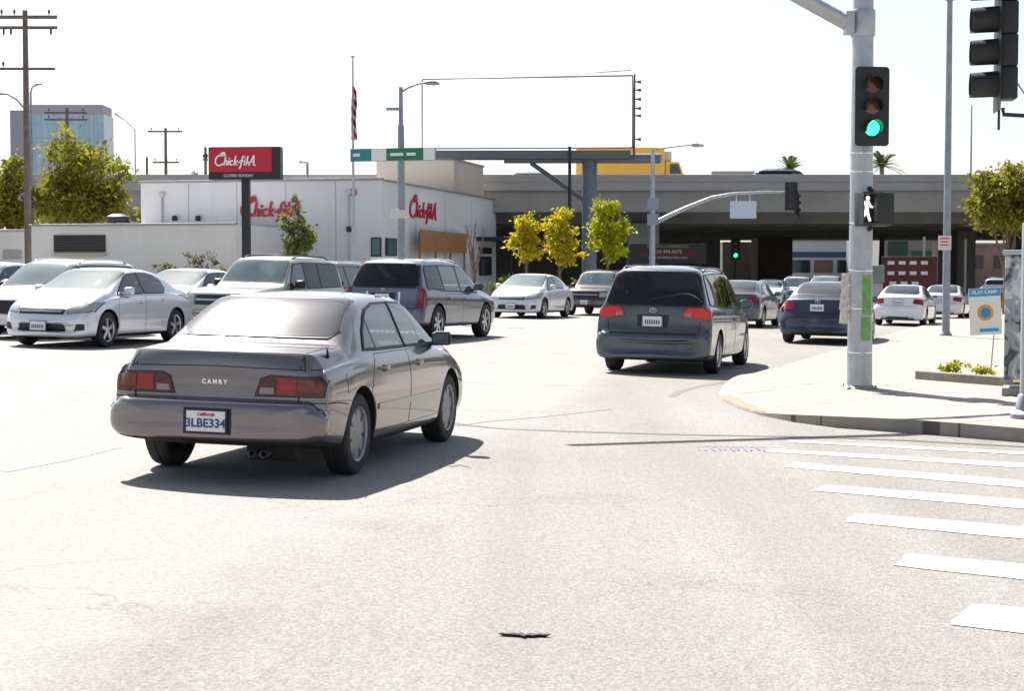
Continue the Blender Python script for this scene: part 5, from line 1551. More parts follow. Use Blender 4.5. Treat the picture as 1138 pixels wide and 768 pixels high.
# ================================================================== things farther off
def P(px, py, Y): return dp(px, py, Y)
def X(px, Y): return (px - W0 / 2) * Y / F0
def Z(py, Y): return EYE - (py - HORIZ) * Y / F0
def stucco(name, col):
    m, nt, b = newmat(name); L = nt.links; tc = nt.nodes.new('ShaderNodeTexCoord'); mp = nt.nodes.new('ShaderNodeMapping'); mp.inputs['Scale'].default_value = (1.6, 1.6, .10); L.new(tc.outputs['Object'], mp.inputs[0])
    n = nt.nodes.new('ShaderNodeTexNoise'); n.inputs['Scale'].default_value = 1.5; n.inputs['Detail'].default_value = 7; n.inputs['Roughness'].default_value = .65; L.new(mp.outputs[0], n.inputs['Vector'])
    n2 = nt.nodes.new('ShaderNodeTexNoise'); n2.inputs['Scale'].default_value = .5; n2.inputs['Detail'].default_value = 5; L.new(tc.outputs['Object'], n2.inputs['Vector'])
    ad = nt.nodes.new('ShaderNodeMath'); ad.operation = 'MULTIPLY_ADD'; ad.inputs[1].default_value = .6; L.new(n.outputs['Fac'], ad.inputs[0])
    m2 = nt.nodes.new('ShaderNodeMath'); m2.operation = 'MULTIPLY'; m2.inputs[1].default_value = .4; L.new(n2.outputs['Fac'], m2.inputs[0]); L.new(m2.outputs[0], ad.inputs[2])
    r = nt.nodes.new('ShaderNodeValToRGB'); r.color_ramp.elements[0].position = .36; r.color_ramp.elements[1].position = .55
    r.color_ramp.elements[0].color = (*[c * .94 for c in col], 1); r.color_ramp.elements[1].color = (*col, 1); L.new(ad.outputs[0], r.inputs['Fac']); L.new(r.outputs[0], b.inputs['Base Color']); b.inputs['Roughness'].default_value = .9
    MATS[name] = m; return m
STUC = stucco('white stucco', (.68, .68, .70)); STUC2 = stucco('warm white stucco', (.70, .68, .65))
BEIGE = mat('beige stucco', (.50, .44, .37), .9, var=.06, vscale=.7, bump=.15, bscale=25)
DARKM = mat('dark bronze metal', (.03, .03, .033), .45, .4)
WIN = mat('dark window pane', (.02, .03, .035), .05, spec=.9)
TEALW = mat('teal window pane', (.05, .14, .15), .08, spec=.9)
RED = mat('sign red enamel', (.50, .008, .03), .4)
REDW = mat('sign red letters', (.45, .01, .035), .4)
WHL = mat('white sign letters', (.85, .82, .84), .4)
WOOD = mat('orange brown timber', (.36, .17, .065), .65, var=.28, vscale=5)
CREOS = mat('weathered pole timber', (.15, .115, .10), .9, var=.3, vscale=4)

def script_logo(width, slant=.22, th=.035):
    """the restaurant's script lettering as strokes; returns bmesh in local XY (z out), width wide"""
    def arc(cx, cy, rx, ry, a0, a1, n=14): return [(cx + rx * math.cos(R(a0 + (a1 - a0) * i / n)), cy + ry * math.sin(R(a0 + (a1 - a0) * i / n))) for i in range(n + 1)]
    S_ = [arc(.58, .52, .52, .58, 62, 320, 20), arc(.62, .98, .13, .12, -20, 200, 8), [(.50, 1.12), (.56, 1.26), (.64, 1.2), (.70, 1.34), (.78, 1.24), (.88, 1.36), (.92, 1.18), (.80, 1.06)], [(.92, 1.18), (1.04, 1.12), (.90, 1.06)],
          [(1.12, 0), (1.12, .95)], arc(1.26, .28, .13, .2, 180, 0, 8) + [(1.39, 0)], [(1.56, 0), (1.56, .45)], arc(1.56, .68, .02, .02, 0, 360, 6), arc(1.90, .23, .18, .23, 50, 310, 12),
          [(2.22, 0), (2.22, .95)], [(2.50, .46), (2.24, .2), (2.54, 0)], [(2.62, .27), (2.82, .27)],
          [(3.22, .88), (3.08, .92), (3.0, .75), (2.97, -.28), (2.86, -.36)], [(2.82, .42), (3.18, .42)], [(3.34, 0), (3.34, .45)], arc(3.34, .68, .02, .02, 0, 360, 6), [(3.58, 0), (3.58, .95)], [(3.70, .27), (3.86, .27)],
          [(3.84, -.05), (4.22, 1.0), (4.40, 0), (4.56, -.06)], [(3.96, .32), (4.36, .32)]]
    k = width / 4.75
    bm = bmesh.new()
    for pl in S_:
        q = [(((x + slant * y - 2.5) * k), (y - .45) * k) for x, y in pl]
        for i in range(len(q) - 1):
            a, b_ = Vector(q[i]), Vector(q[i + 1]); d = b_ - a
            if d.length < 1e-6: continue
            d.normalize(); n = Vector((-d.y, d.x)) * th * width / 4.75 * 2.1; e = d * th * k
            prism(bm, [tuple(a - e + n), tuple(a - e - n), tuple(b_ + e - n), tuple(b_ + e + n)], .05 + .0004 * (i % 3), Matrix.Identity(4))
    fixn(bm)
    return bm
def logo(name, width, M, m, parent):
    bm = script_logo(width); me = bpy.data.meshes.new(name); bm.to_mesh(me); bm.free(); me.transform(M)
    return obj(name, me, parent, m)

# ---- restaurant building (local x along the front, y into the depth)
ang = R(13.7)
cB = Vector((-6.3, 79, 0)); cB.z = G(cB.x) - .1
bd = empty('restaurant_building', cB, -ang, 'long white stucco restaurant with red script lettering and beige roof box', 'building')
H1 = Z(200, 79) - cB.z; H2 = H1 - .22
bm = bmesh.new()
box(bm, (-6.4, 11.2, H1 / 2), (12.8, 22.4, H1)); 
obj('wall', bm, bd, STUC)
bm = bmesh.new()
box(bm, (-6.4, -.03, H1 + .04), (12.95, .22, .12), bevel=.02); box(bm, (.03, 11.2, H1 - .0), (.20, 22.2, .10), bevel=.02)
obj('parapet_cap', bm, bd, mat('parapet metal', (.30, .30, .31), .5, .3))
bm = bmesh.new(); box(bm, (-2.45, 16.6, (Z(178, 92) - cB.z) / 2), (4.6, 6.6, Z(178, 92) - cB.z)); obj('roof_box', bm, bd, BEIGE)
bm = bmesh.new(); box(bm, (-2.45, 16.6, Z(178, 92) - cB.z + .04), (4.75, 6.75, .1), bevel=.02); obj('roof_box_cap', bm, bd, mat('parapet metal'))
def on_front(px):     # local x on the front wall plane
    # solve for the ray
    for_t = None
    d = ray(px, 300); c, s = math.cos(-ang), math.sin(-ang)
    # point = cB + x*(c, s); x-dir of local
    # (cB.x + x c) / (cB.y + x s) = d.x / d.y
    k = d.x / d.y
    return (k * cB.y - cB.x) / (c - k * s)
def on_side(px):      # local y on the right wall plane
    d = ray(px, 300); c, s = math.cos(-ang), math.sin(-ang)
    k = d.x / d.y     # y-dir = (-s, c)
    return (k * cB.y - cB.x) / (-s - k * c)
def fz(px, py):       # local height on the front
    x = on_front(px); Y = cB.y + x * math.sin(-ang); return Z(py, Y) - cB.z
def sz(px, py):
    y = on_side(px); Y = cB.y + y * math.cos(-ang); return Z(py, Y) - cB.z
xl = on_front(270)
logo('wall_lettering', 3.35, Matrix.Translation((xl + 1.62, -.07, fz(300, 233))) @ Matrix.Rotation(PI / 2, 4, 'X'), REDW, bd)
y0, y1 = on_side(455), on_side(486)
logo('wall_lettering', (y1 - y0), Matrix.Translation((.02, (y0 + y1) / 2, sz(470, 234))) @ Matrix.Diagonal((1, 1, .74, 1)) @ Matrix.Rotation(PI / 2, 4, 'Z') @ Matrix.Rotation(PI / 2, 4, 'X'), REDW, bd)
bm = bmesh.new(); lathe(bm, [(.2, -.06), (.2, 0)], 18, 'Y', M=Matrix.Translation((on_front(393), 0, fz(393, 214)))); obj('round_sign', bm, bd, mat('faded pink red', (.5, .15, .2), .5), smooth=40)
for px_, py_ in ((196, 243), (222, 243), (389, 255)):
    bm = bmesh.new(); x_ = on_front(px_); z_ = fz(px_, py_)
    lathe(bm, [(.10, -.12), (.13, -.10), (.13, .10), (.09, .14)], 12, M=Matrix.Translation((x_, -.16, z_))); box(bm, (x_, -.04, z_), (.08, .12, .06))
    obj('wall_lamp', bm, bd, DARKM, smooth=40)
def fbox(name, px0, px1, py0, py1, m, out=.06, parent=bd, th=.12):
    a, b_ = on_front(px0), on_front(px1); z1, z0 = fz((px0 + px1) / 2, py0), fz((px0 + px1) / 2, py1)
    bm = bmesh.new(); box(bm, ((a + b_) / 2, -out, (z0 + z1) / 2), (b_ - a, th, z1 - z0), bevel=.01); return obj(name, bm, parent, m)
for x_ in (-10.2, -7.6, -5.0, -2.4):
    bm = bmesh.new(); box(bm, (x_, -.004, H1 / 2), (.03, .02, H1 - .1)); obj('wall_joint', bm, bd, mat('joint shadow grey', (.36, .36, .37), .9))
for y_ in (5.5, 11, 16.5):
    bm = bmesh.new(); box(bm, (.004, y_, H2 / 2), (.02, .03, H2 - .1)); obj('wall_joint', bm, bd, mat('joint shadow grey'))
for x_, y_ in ((-11.6, -.09), (-1.7, -.09)):
    bm = bmesh.new(); tube(bm, [(x_, y_, .2), (x_, y_, H1 - .7)], .05, 8); box(bm, (x_, y_, H1 - .6), (.26, .16, .22), bevel=.02); obj('downpipe', bm, bd, mat('painted downpipe', (.50, .50, .51), .7))
bm = bmesh.new(); box(bm, (-9.0, 6.5, H1 + .35), (1.8, 1.4, .7), bevel=.04); box(bm, (-9.0, 6.5, H1 + .75), (1.2, .9, .12), bevel=.03); obj('rooftop_unit', bm, bd, mat('rooftop unit grey', (.4, .4, .41), .6))
fr = fbox('door_frame', 262, 271, 254, 306, DARKM, .05)
fbox('canopy', 271, 308, 252.5, 256, DARKM, .6, th=1.2)
fbox('doorway', 272, 292, 272, 306, WIN, .03, th=.08)
wf = fbox('window_frame', 413, 424, 264, 285, DARKM, .04)
fbox('window_pane', 414.5, 423, 265.5, 283.5, TEALW, .11, parent=wf, th=.03)
def sbox(name, px0, px1, py0, py1, m, out=.04, parent=bd, th=.12):
    a, b_ = on_side(px0), on_side(px1); z1, z0 = sz((px0 + px1) / 2, py0), sz((px0 + px1) / 2, py1)
    bm = bmesh.new(); box(bm, (out, (a + b_) / 2, (z0 + z1) / 2), (th, b_ - a, z1 - z0), bevel=.01); return obj(name, bm, parent, m)
wf = sbox('window_frame', 428, 440, 265, 284, DARKM); sbox('window_pane', 429, 439, 266.5, 282.5, TEALW, .11, wf, .03)
wf = sbox('window_frame', 532, 545, 275, 282, DARKM); sbox('window_pane', 533, 544, 276, 281, WIN, .11, wf, .03)
wf = sbox('door_frame', 532, 545, 285, 306, DARKM); sbox('door_pane', 533.5, 543.5, 287, 305, WIN, .11, wf, .03)
bm = bmesh.new(); ya = on_side(530); box(bm, (1.1, ya + 2.6, sz(540, 266)), (2.2, 5.6, .22), bevel=.03)
for yy in (.4, 4.9): tube(bm, [(2.0, ya + yy, 0), (2.0, ya + yy, sz(540, 266))], .06, 8)
obj('canopy', bm, bd, DARKM)
# timber slat screen in front of the right wall
a, b_ = P(441, 280, 83), P(495, 280, 93)
ts = empty('timber_screen', (a.x + 1.2, a.y, G(a.x)), math.atan2(b_.y - a.y, b_.x - a.x), 'orange brown timber slat screen by the right wall of the restaurant', 'screen')
Ls = (b_ - a).length
zt_, zb_ = Z(258, 87) - G(-4), Z(281, 87) - G(-4)
for k in range(7):
    bm = bmesh.new(); zz = zb_ + (zt_ - zb_) * (k + .5) / 7; box(bm, (Ls / 2, 0, zz), (Ls, .06, (zt_ - zb_) / 7 * .97), bevel=.01); obj('slat', bm, ts, WOOD)
for k in range(4):
    bm = bmesh.new(); box(bm, (Ls * (k + .05) / 3.1, .08, zt_ / 2), (.12, .1, zt_ - .3), bevel=.01); obj('post', bm, ts, WOOD)

# low wing at left
cW = Vector((X(148, 72), 72, 0))
lw = empty('low_service_building', (X(36, 76), 76., G(-30) - .1), -ang, 'low white stucco building with a wide dark shutter opening left of the restaurant', 'building')
Ww = (X(262, 73.5) - X(36, 76)) / math.cos(ang); Hl = Z(250.5, 75) - lw.location.z
bm = bmesh.new(); box(bm, (Ww / 2, 4, Hl / 2), (Ww, 8, Hl)); obj('wall', bm, lw, STUC2)
bm = bmesh.new(); box(bm, (Ww / 2, -.03, Hl + .03), (Ww + .15, .2, .1), bevel=.02); obj('parapet_cap', bm, lw, mat('parapet metal'))
bm = bmesh.new(); x0_ = (62 - 36) / (262 - 36) * Ww; x1_ = (120 - 36) / (262 - 36) * Ww; z1_ = Z(261, 75) - lw.location.z; z0_ = Z(280, 75) - lw.location.z
for k in range(8): box(bm, ((x0_ + x1_) / 2, -.04, z0_ + (z1_ - z0_) * (k + .5) / 8), (x1_ - x0_, .07, (z1_ - z0_) / 8 * .9), bevel=.01)
obj('shutter', bm, lw, mat('dark shutter', (.018, .018, .022), .5))
bm = bmesh.new(); box(bm, ((x0_ + x1_) / 2, -.10, z0_ - .12), (x1_ - x0_ + .1, .22, .12), bevel=.01); obj('sill', bm, lw, BEIGE)
# far left block
fb = empty('pale_building', (X(-90, 80), 80, G(-30)), 0, 'low pale building at the left edge behind the trees', 'building')
bm = bmesh.new(); wd = X(36, 80) - X(-90, 80); hh_ = Z(257, 80) - G(-30); box(bm, (wd / 2, 4, hh_ / 2), (wd, 8, hh_)); obj('wall', bm, fb, STUC2)
bm = bmesh.new(); box(bm, (wd - .95, -.04, hh_ * .62), (.9, .06, .45), bevel=.01); obj('wall_sign', bm, fb, mat('dull grey sign', (.35, .35, .35), .6))
bm = bmesh.new(); box(bm, (wd / 2, -.04, hh_ + .03), (wd, .2, .1), bevel=.02); obj('parapet_cap', bm, fb, mat('parapet metal'))
# dark tank on the roof of the low wing
bm = bmesh.new(); c = P(131, 246, 78); lathe(bm, [(.5, 0), (.55, .05), (.55, .5), (.3, .62), (.01, .64)], 18)
box(bm, (.75, 0, .12), (.5, .5, .24), bevel=.04)
o = obj('roof_vent', bm, None, DARKM, smooth=40); o.location = (c.x, c.y, Hl + lw.location.z); tag(o, 'dark round vent on the roof of the low service building', 'roof vent')

# pylon sign
p = P(274, 290, 64); p.z = G(p.x)
py = empty('restaurant_sign', p, R(-6), 'red pylon sign with white script lettering above the restaurant roof', 'sign')
s_ = F0 / 64; wS = 81 / s_; zt_ = Z(164, 64) - p.z; zb_ = Z(200, 64) - p.z
bm = bmesh.new(); box(bm, (0, 0, zb_ / 2), (.30, .30, zb_), bevel=.02); obj('post', bm, py, DARKM)
bm = bmesh.new(); box(bm, (0, 0, (zt_ + zb_) / 2), (wS, .5, zt_ - zb_), bevel=.03); cbn = obj('cabinet', bm, py, DARKM)
fw = wS * .87; fh = (zt_ - zb_) * .74
bm = bmesh.new(); box(bm, (-wS * .05, -.255, zb_ + (zt_ - zb_) * .60), (fw, .03, fh), bevel=.01); obj('face', bm, cbn, RED)
logo('lettering', 1.72, Matrix.Translation((-wS * .10, -.275, zb_ + (zt_ - zb_) * .57)) @ Matrix.Rotation(PI / 2, 4, 'X'), WHL, cbn)
add_text('small_lettering', 'CLOSED SUNDAY', .15, Matrix.Translation((-wS * .08, -.255, zb_ + (zt_ - zb_) * .115)) @ Matrix.Rotation(PI / 2, 4, 'X'), mat('grey letters', (.5, .5, .5), .5), cbn, extrude=.004, bold=.004)

# flag pole
p = P(393, 290, 70); p.z = G(p.x)
fp_ = empty('flagpole', p, 0, 'thin flagpole with a limp furled flag in front of the restaurant roof', 'flagpole')
hF = Z(67, 70) - p.z
bm = bmesh.new(); lathe(bm, [(.07, 0), (.06, hF * .5), (.035, hF)], 12); lathe(bm, [(.01, hF), (.08, hF + .06), (.08, hF + .12), (.01, hF + .18)], 12); obj('shaft', bm, fp_, GALV, smooth=50)
zt_, zb_ = Z(94, 70) - p.z, Z(156, 70) - p.z
bm = bmesh.new(); rows = 26; cols = 12; g = []
m_, nt_, b = newmat('flag cloth'); tc = nt_.nodes.new('ShaderNodeTexCoord'); sx_ = nt_.nodes.new('ShaderNodeSeparateXYZ'); nt_.links.new(tc.outputs['Object'], sx_.inputs[0])
wv = nt_.nodes.new('ShaderNodeMath'); wv.operation = 'MULTIPLY_ADD'; wv.inputs[1].default_value = 2.2; nt_.links.new(sx_.outputs[2], wv.inputs[0])
wx = nt_.nodes.new('ShaderNodeMath'); wx.operation = 'MULTIPLY'; wx.inputs[1].default_value = 3.; nt_.links.new(sx_.outputs[0], wx.inputs[0]); nt_.links.new(wx.outputs[0], wv.inputs[2])
fr_ = nt_.nodes.new('ShaderNodeMath'); fr_.operation = 'FRACT'; nt_.links.new(wv.outputs[0], fr_.inputs[0])
rp = nt_.nodes.new('ShaderNodeValToRGB'); rp.color_ramp.interpolation = 'CONSTANT'; rp.color_ramp.elements[0].color = (.38, .02, .04, 1); rp.color_ramp.elements[1].position = .55; rp.color_ramp.elements[1].color = (.6, .55, .56, 1)
nt_.links.new(fr_.outputs[0], rp.inputs['Fac']); nt_.links.new(rp.outputs[0], b.inputs['Base Color']); b.inputs['Roughness'].default_value = .8
BLUEF = mat('flag blue', (.03, .04, .13), .8)
for i in range(rows + 1):
    t = i / rows; row = []
    for j in range(cols + 1):
        q = j / cols; wdt = .30 * (1 - .35 * t) * (.5 + .5 * min(1, t * 4))
        a_ = q * PI * 5 + t * 4
        row.append(bm.verts.new((.05 + (q - .5) * wdt * .9 + .05 * math.sin(a_), .09 * math.cos(a_) + .05 * math.sin(t * 9), zt_ + (zb_ - zt_) * t - .3 * q * (1 - t))))
    g.append(row)
for i in range(rows):
    for j in range(cols):
        f = bm.faces.new((g[i][j], g[i + 1][j], g[i + 1][j + 1], g[i][j + 1]))
        if i < 8: f.material_index = 1
obj('flag', bm, fp_, [m_, BLUEF], smooth=180)

# street-name sign on the lamp post at left of centre
p = P(446, 290, 50); p.z = G(p.x)
lp2 = empty('street_lamp', p, 0, 'grey lamp post with curved arm right and short arm left, beside the flagpole', 'street lamp', 'street lamps')
hL = Z(98, 50) - p.z
bm = bmesh.new(); lathe(bm, [(.13, 0), (.115, hL * .6), (.10, hL * .83), (.07, hL * .84), (.06, hL)], 16); obj('post', bm, lp2, GALVD, smooth=50)
s_ = F0 / 50
bm = bmesh.new(); tube(bm, [(0, 0, hL - .15), (.22, 0, hL - .02), (.55, 0, hL + .10), (.72, 0, hL + .12)], [.04, .035, .03, .03], 8); obj('arm', bm, lp2, GALVD, smooth=50)
bm = bmesh.new(); tube(bm, [(.68, 0, hL + .12), (.80, 0, hL + .13), (1.05, 0, hL + .12), (1.2, 0, hL + .10)], [.03, .07, .08, .03], 10); obj('lamp_head', bm, lp2, GALVD, smooth=50)
bm = bmesh.new(); zz = Z(122, 50) - p.z; box(bm, (-.20, 0, zz), (.50, .12, .09), bevel=.02); tube(bm, [(-.2, 0, zz), (.05, 0, zz)], .03, 8); obj('side_lamp', bm, lp2, GALVD, smooth=50)
bm = bmesh.new(); box(bm, (-.05, -.13, Z(238, 50) - p.z), (.55, .02, .26), bevel=.01); obj('small_sign', bm, lp2, mat('pale notice', (.62, .58, .55), .5))
sn = empty('street_name_sign', (p.x, p.y - .16, Z(172.5, 50)), R(-14), 'long teal and green street name sign with white middle on the grey lamp post', 'street sign')
bm = bmesh.new(); box(bm, (-.25, 0, 0), (2.75, .04, .40), bevel=.01); obj('sign_back', bm, sn, GALVD)
TEALS = mat('teal sign', (.015, .22, .24), .4); GRS = mat('street sign green', (.01, .17, .08), .4); SW = mat('sign white', (.62, .56, .57))
for x0_, x1_, m__ in ((-1.6, -.95, TEALS), (-.93, -.45, mat('sign pure white', (.75, .75, .75), .4)), (-.43, .72, GRS), (.74, 1.10, mat('sign pure white'))):
    bm = bmesh.new(); box(bm, ((x0_ + x1_) / 2, -.03, 0), (x1_ - x0_, .03, .36), bevel=.005); obj('sign_panel', bm, sn, m__)
bm = bmesh.new()
for x0_, x1_ in ((-1.52, -1.3), (-.32, .1), (.2, .5)): box(bm, ((x0_ + x1_) / 2, -.05, .0), (x1_ - x0_, .006, .09))
obj('lettering', bm, sn, mat('sign pure white'))

# billboard
YB = 90.
p = P(655, 300, YB + 1); p.z = G(p.x)
bb = empty('billboard', p, 0, 'huge blank white billboard on a grey column with walkway underneath', 'billboard')
def bx(px): return X(px, YB) - p.x
def bz(py_): return Z(py_, YB) - p.z
bm = bmesh.new(); lathe(bm, [(.42, 0), (.42, bz(176)), (.40, bz(170))], 24); obj('column', bm, bb, mat('blue grey steel', (.13, .16, .21), .5, .3, var=.15, vscale=1.5), smooth=50)
m_ = bpy.data.materials.new('blank billboard vinyl'); m_.use_nodes = True; n_ = m_.node_tree; b = n_.nodes['Principled BSDF']; b.inputs['Base Color'].default_value = (.85, .85, .86, 1); b.inputs['Roughness'].default_value = .6
t_ = n_.nodes.new('ShaderNodeBsdfTranslucent'); t_.inputs['Color'].default_value = (.95, .95, .96, 1); mm = n_.nodes.new('ShaderNodeMixShader'); mm.inputs[0].default_value = .72
n_.links.new(b.outputs[0], mm.inputs[1]); n_.links.new(t_.outputs[0], mm.inputs[2]); n_.links.new(mm.outputs[0], n_.nodes['Material Output'].inputs['Surface'])
bm = bmesh.new(); x0_, x1_ = bx(470), bx(702)
v = [bm.verts.new(q) for q in ((x0_, -1.2, bz(166)), (x1_, -1.2, bz(165)), (x1_, -1.2, bz(86)), (x0_, -1.2, bz(90)))]; bm.faces.new(v)
obj('panel', bm, bb, m_)
bm = bmesh.new()
for a_, b__ in (((x0_, bz(166)), (x1_, bz(165))), ((x1_, bz(165)), (x1_, bz(86))), ((x1_, bz(86)), (x0_, bz(90))), ((x0_, bz(90)), (x0_, bz(166)))): tube(bm, [(a_[0], -1.22, a_[1]), (b__[0], -1.22, b__[1])], .05, 6)
obj('border', bm, bb, mat('frame grey', (.25, .25, .27), .5, .3))
bm = bmesh.new(); box(bm, ((bx(478) + bx(700)) / 2, -.6, bz(172.5)), (bx(700) - bx(478), 1.5, bz(168) - bz(177)), bevel=.03); obj('walkway', bm, bb, mat('walkway steel', (.12, .13, .14), .5, .4))
bm = bmesh.new(); tube(bm, [(bx(560), .1, bz(175)), (bx(735), .1, bz(175))], .28, 14); obj('torsion_beam', bm, bb, mat('blue grey steel'), smooth=50)
for a_ in ((590, 180, 655, 225),):
    bm = bmesh.new(); tube(bm, [(bx(a_[0]), .1, bz(a_[1])), (bx(a_[2]), .1, bz(a_[3]))], .13, 8); obj('brace', bm, bb, mat('walkway steel'), smooth=50)
bm = bmesh.new(); tube(bm, [(bx(703.5), -1.3, bz(84)), (bx(703.5), -1.3, bz(178))], .07, 8); obj('side_post', bm, bb, mat('walkway steel'))
for yy in (92, 101, 111, 121, 129, 155):
    bm = bmesh.new(); tube(bm, [(bx(703.5), -1.3, bz(yy)), (bx(706), -1.3, bz(yy + 1)), (bx(711), -1.3, bz(yy + .5))], [.03, .04, .12], 8); obj('flood_lamp', bm, bb, mat('walkway steel'), smooth=50)
bm = bmesh.new(); tube(bm, [(bx(632.5), -1.5, bz(164)), (bx(632.5), -1.5, bz(235))], .09, 8); obj('drop_pipe', bm, bb, DARKM)
bm = bmesh.new(); tube(bm, [(bx(640), -1.2, bz(84)), (bx(700), -1.2, bz(80))], .02, 4); obj('top_wire', bm, bb, DARKM)

# ---- overpass
YN, YF = 100., 168.
zt_, zm_, zg_ = Z(194.5, YN), Z(212, YN), Z(236, YN)
ov = empty('highway_overpass', (0, YN, 0), 0, 'long grey concrete highway overpass crossing the whole street', 'bridge')
xl_, xr_ = -34., 120.
def pbox(name, x0, x1, y0, y1, z0, z1, m, par, bev=.0):
    bm = bmesh.new(); box(bm, ((x0 + x1) / 2, (y0 + y1) / 2, (z0 + z1) / 2), (x1 - x0, y1 - y0, z1 - z0), bevel=bev); return obj(name, bm, par, m)
pbox('parapet', xl_, xr_, -.25, .05, zm_ + .0, zt_, mat('pale parapet concrete', (.31, .305, .30), .85, var=.12, vscale=.3), ov, .03)
pbox('parapet', xl_, xr_, YF - YN - .1, YF - YN + .2, zm_, zt_, mat('pale parapet concrete'), ov, .03)
pbox('parapet_ledge', xl_, xr_, -.42, -.253, zm_ - .02, zm_ + .45, mat('pale parapet concrete'), ov, .02)
pbox('outer_girder', xl_, xr_, -.05, .7, zg_, zm_ - .003, CONC2, ov, .02)
pbox('deck', xl_, xr_, .06, YF - YN - .12, zm_ - .9, zm_ - .1, CONC3, ov)
for k in range(8):
    y = 6 + k * (YF - YN - 12) / 7
    pbox('inner_girder', xl_, xr_, y - .6, y + .6, zg_ - .55, zm_ - .903, CONC3, ov)
for row, y in enumerate((4., 22., 44., 64.)):
    for x in (-20., X(716, YN + 2) , X(1110, YN + 4) + 3, 62.) if row == 0 else (X(716, YN + y) - .5, X(980, YN + y) + 6, 45.):
        wx_ = 2.0 if row == 0 else 1.4
        pbox('pier', x - wx_ / 2, x + wx_ / 2, y - 1.2, y + 1.2, G(x) - .5, zg_ - .553, CONC2, ov, .12)
pbox('abutment', xl_, X(800, YN + 40), 40, 43, -1, zg_ - .56, CONC3, ov)
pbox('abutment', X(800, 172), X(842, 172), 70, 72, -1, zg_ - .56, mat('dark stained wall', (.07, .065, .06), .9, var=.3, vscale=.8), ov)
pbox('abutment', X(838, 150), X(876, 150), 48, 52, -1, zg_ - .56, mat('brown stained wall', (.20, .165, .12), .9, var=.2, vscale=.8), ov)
# lamp on the parapet etc.
for (px_, pt) in ((1077, 118),):
    bm = bmesh.new(); x = X(px_, YN + 20); zz = Z(pt, YN + 20)
    tube(bm, [(x, YN + 20, zm_ - .1), (x, YN + 20, zz)], [.09, .05], 8)
    tag(obj('highway_pole', bm, None, GALVD, smooth=50), 'thin pole rising from the overpass near the right tree', 'pole')

# yellow lorry on the overpass
zd = zm_ - .1; Yt = YN + 6.
tr = empty('box_truck', (X(690, Yt), Yt, zd), 0, 'yellow box lorry with lavender stripe driving right on the overpass', 'truck')
YEL = mat('yellow truck paint', (.95, .50, .01), .45, coat=.4, var=.05, vscale=2)
xa, xb = X(640, Yt) - tr.location.x, X(738, Yt) - tr.location.x
zt1 = Z(164.5, Yt) - zd
def tb(name, x0, x1, y0, y1, z0, z1, m, par, bev=.03):
    bm = bmesh.new(); box(bm, ((x0 + x1) / 2, (y0 + y1) / 2, (z0 + z1) / 2), (x1 - x0, y1 - y0, z1 - z0), bevel=bev); return obj(name, bm, par, m, smooth=40)
cg = tb('cargo_box', xa, xb, 0, 2.4, .95, zt1, YEL, tr)
tb('stripe', xa + .1, xb - .15, -.02, .0, zt1 - 1.0, zt1 - .45, mat('lavender stripe', (.33, .32, .55), .5), cg, .0)
tb('lower_stripe', xa + .1, xb - .15, -.02, .0, 1.6, 1.72, mat('pale stripe', (.75, .55, .35), .5), cg, .0)
bm = bmesh.new(); prism(bm, [(xb + .1, .6), (xb + 1.45, .6), (xb + 1.45, 1.35), (xb + 1.2, 1.55), (xb + .95, 2.25), (xb + .1, 2.3)], 2.1, Matrix.Translation((0, 2.2, 0)) @ Matrix.Rotation(PI / 2, 4, 'X')); fixn(bm)
cabo = obj('cab', bm, tr, YEL)
bm = bmesh.new(); prism(bm, [(xb + .35, 1.5), (xb + 1.1, 1.5), (xb + .88, 2.12), (xb + .35, 2.12)], .03, Matrix.Translation((0, .095, 0)) @ Matrix.Rotation(PI / 2, 4, 'X')); fixn(bm); obj('cab_window', bm, cabo, WIN)
tb('air_deflector', xb + .02, xb + .5, .4, 2.0, 2.32, 3.0, mat('white fairing', (.6, .6, .6), .5), tr, .1)
tb('chassis', xa, xb + 1.2, .5, 1.9, .55, .9, DARKM, tr)
for x in (xa + 1.2, xa + 2.3, xb + .8):
    bm = bmesh.new(); lathe(bm, [(.3, 0), (.5, .02), (.5, .28), (.3, .3)], 20, 'Y', M=Matrix.Translation((x, .05, .5))); obj('wheel', bm, tr, RUB, smooth=40)

def deck_car(ty, pm, px_, Yd, yaw, lab, nm='suv', cat='suv', sc_=1.):
    r = proto(ty); r.name = nm; r.matrix_world = Matrix.Translation((X(px_, Yd), Yd, zd + .0)) @ Matrix.Rotation(-R(yaw), 4, 'Z') @ Matrix.Diagonal((sc_, sc_, sc_, 1)); tag(r, lab, cat, 'vehicles on the overpass'); repaint(r, pm)
deck_car('BIG', paint('highway blue paint', (.03, .06, .16), .4, .3), 880, YN + 14, 90, 'dark blue vehicle on the overpass, only its roof above the parapet', sc_=1.18)
deck_car('BIG', P_NAVY, 604, YN + 12, 90, 'dark vehicle on the overpass behind the billboard brace', sc_=1.0)
# second pale barrier piece
pbox_ = pbox('concrete_barrier', X(790, YN + 30), X(851, YN + 30), YN + 30, YN + 30.4, zd, Z(190.5, YN + 30), mat('pale parapet concrete'), None, .03); tag(pbox_, 'concrete barrier on the overpass left of the dark blue vehicle', 'barrier')

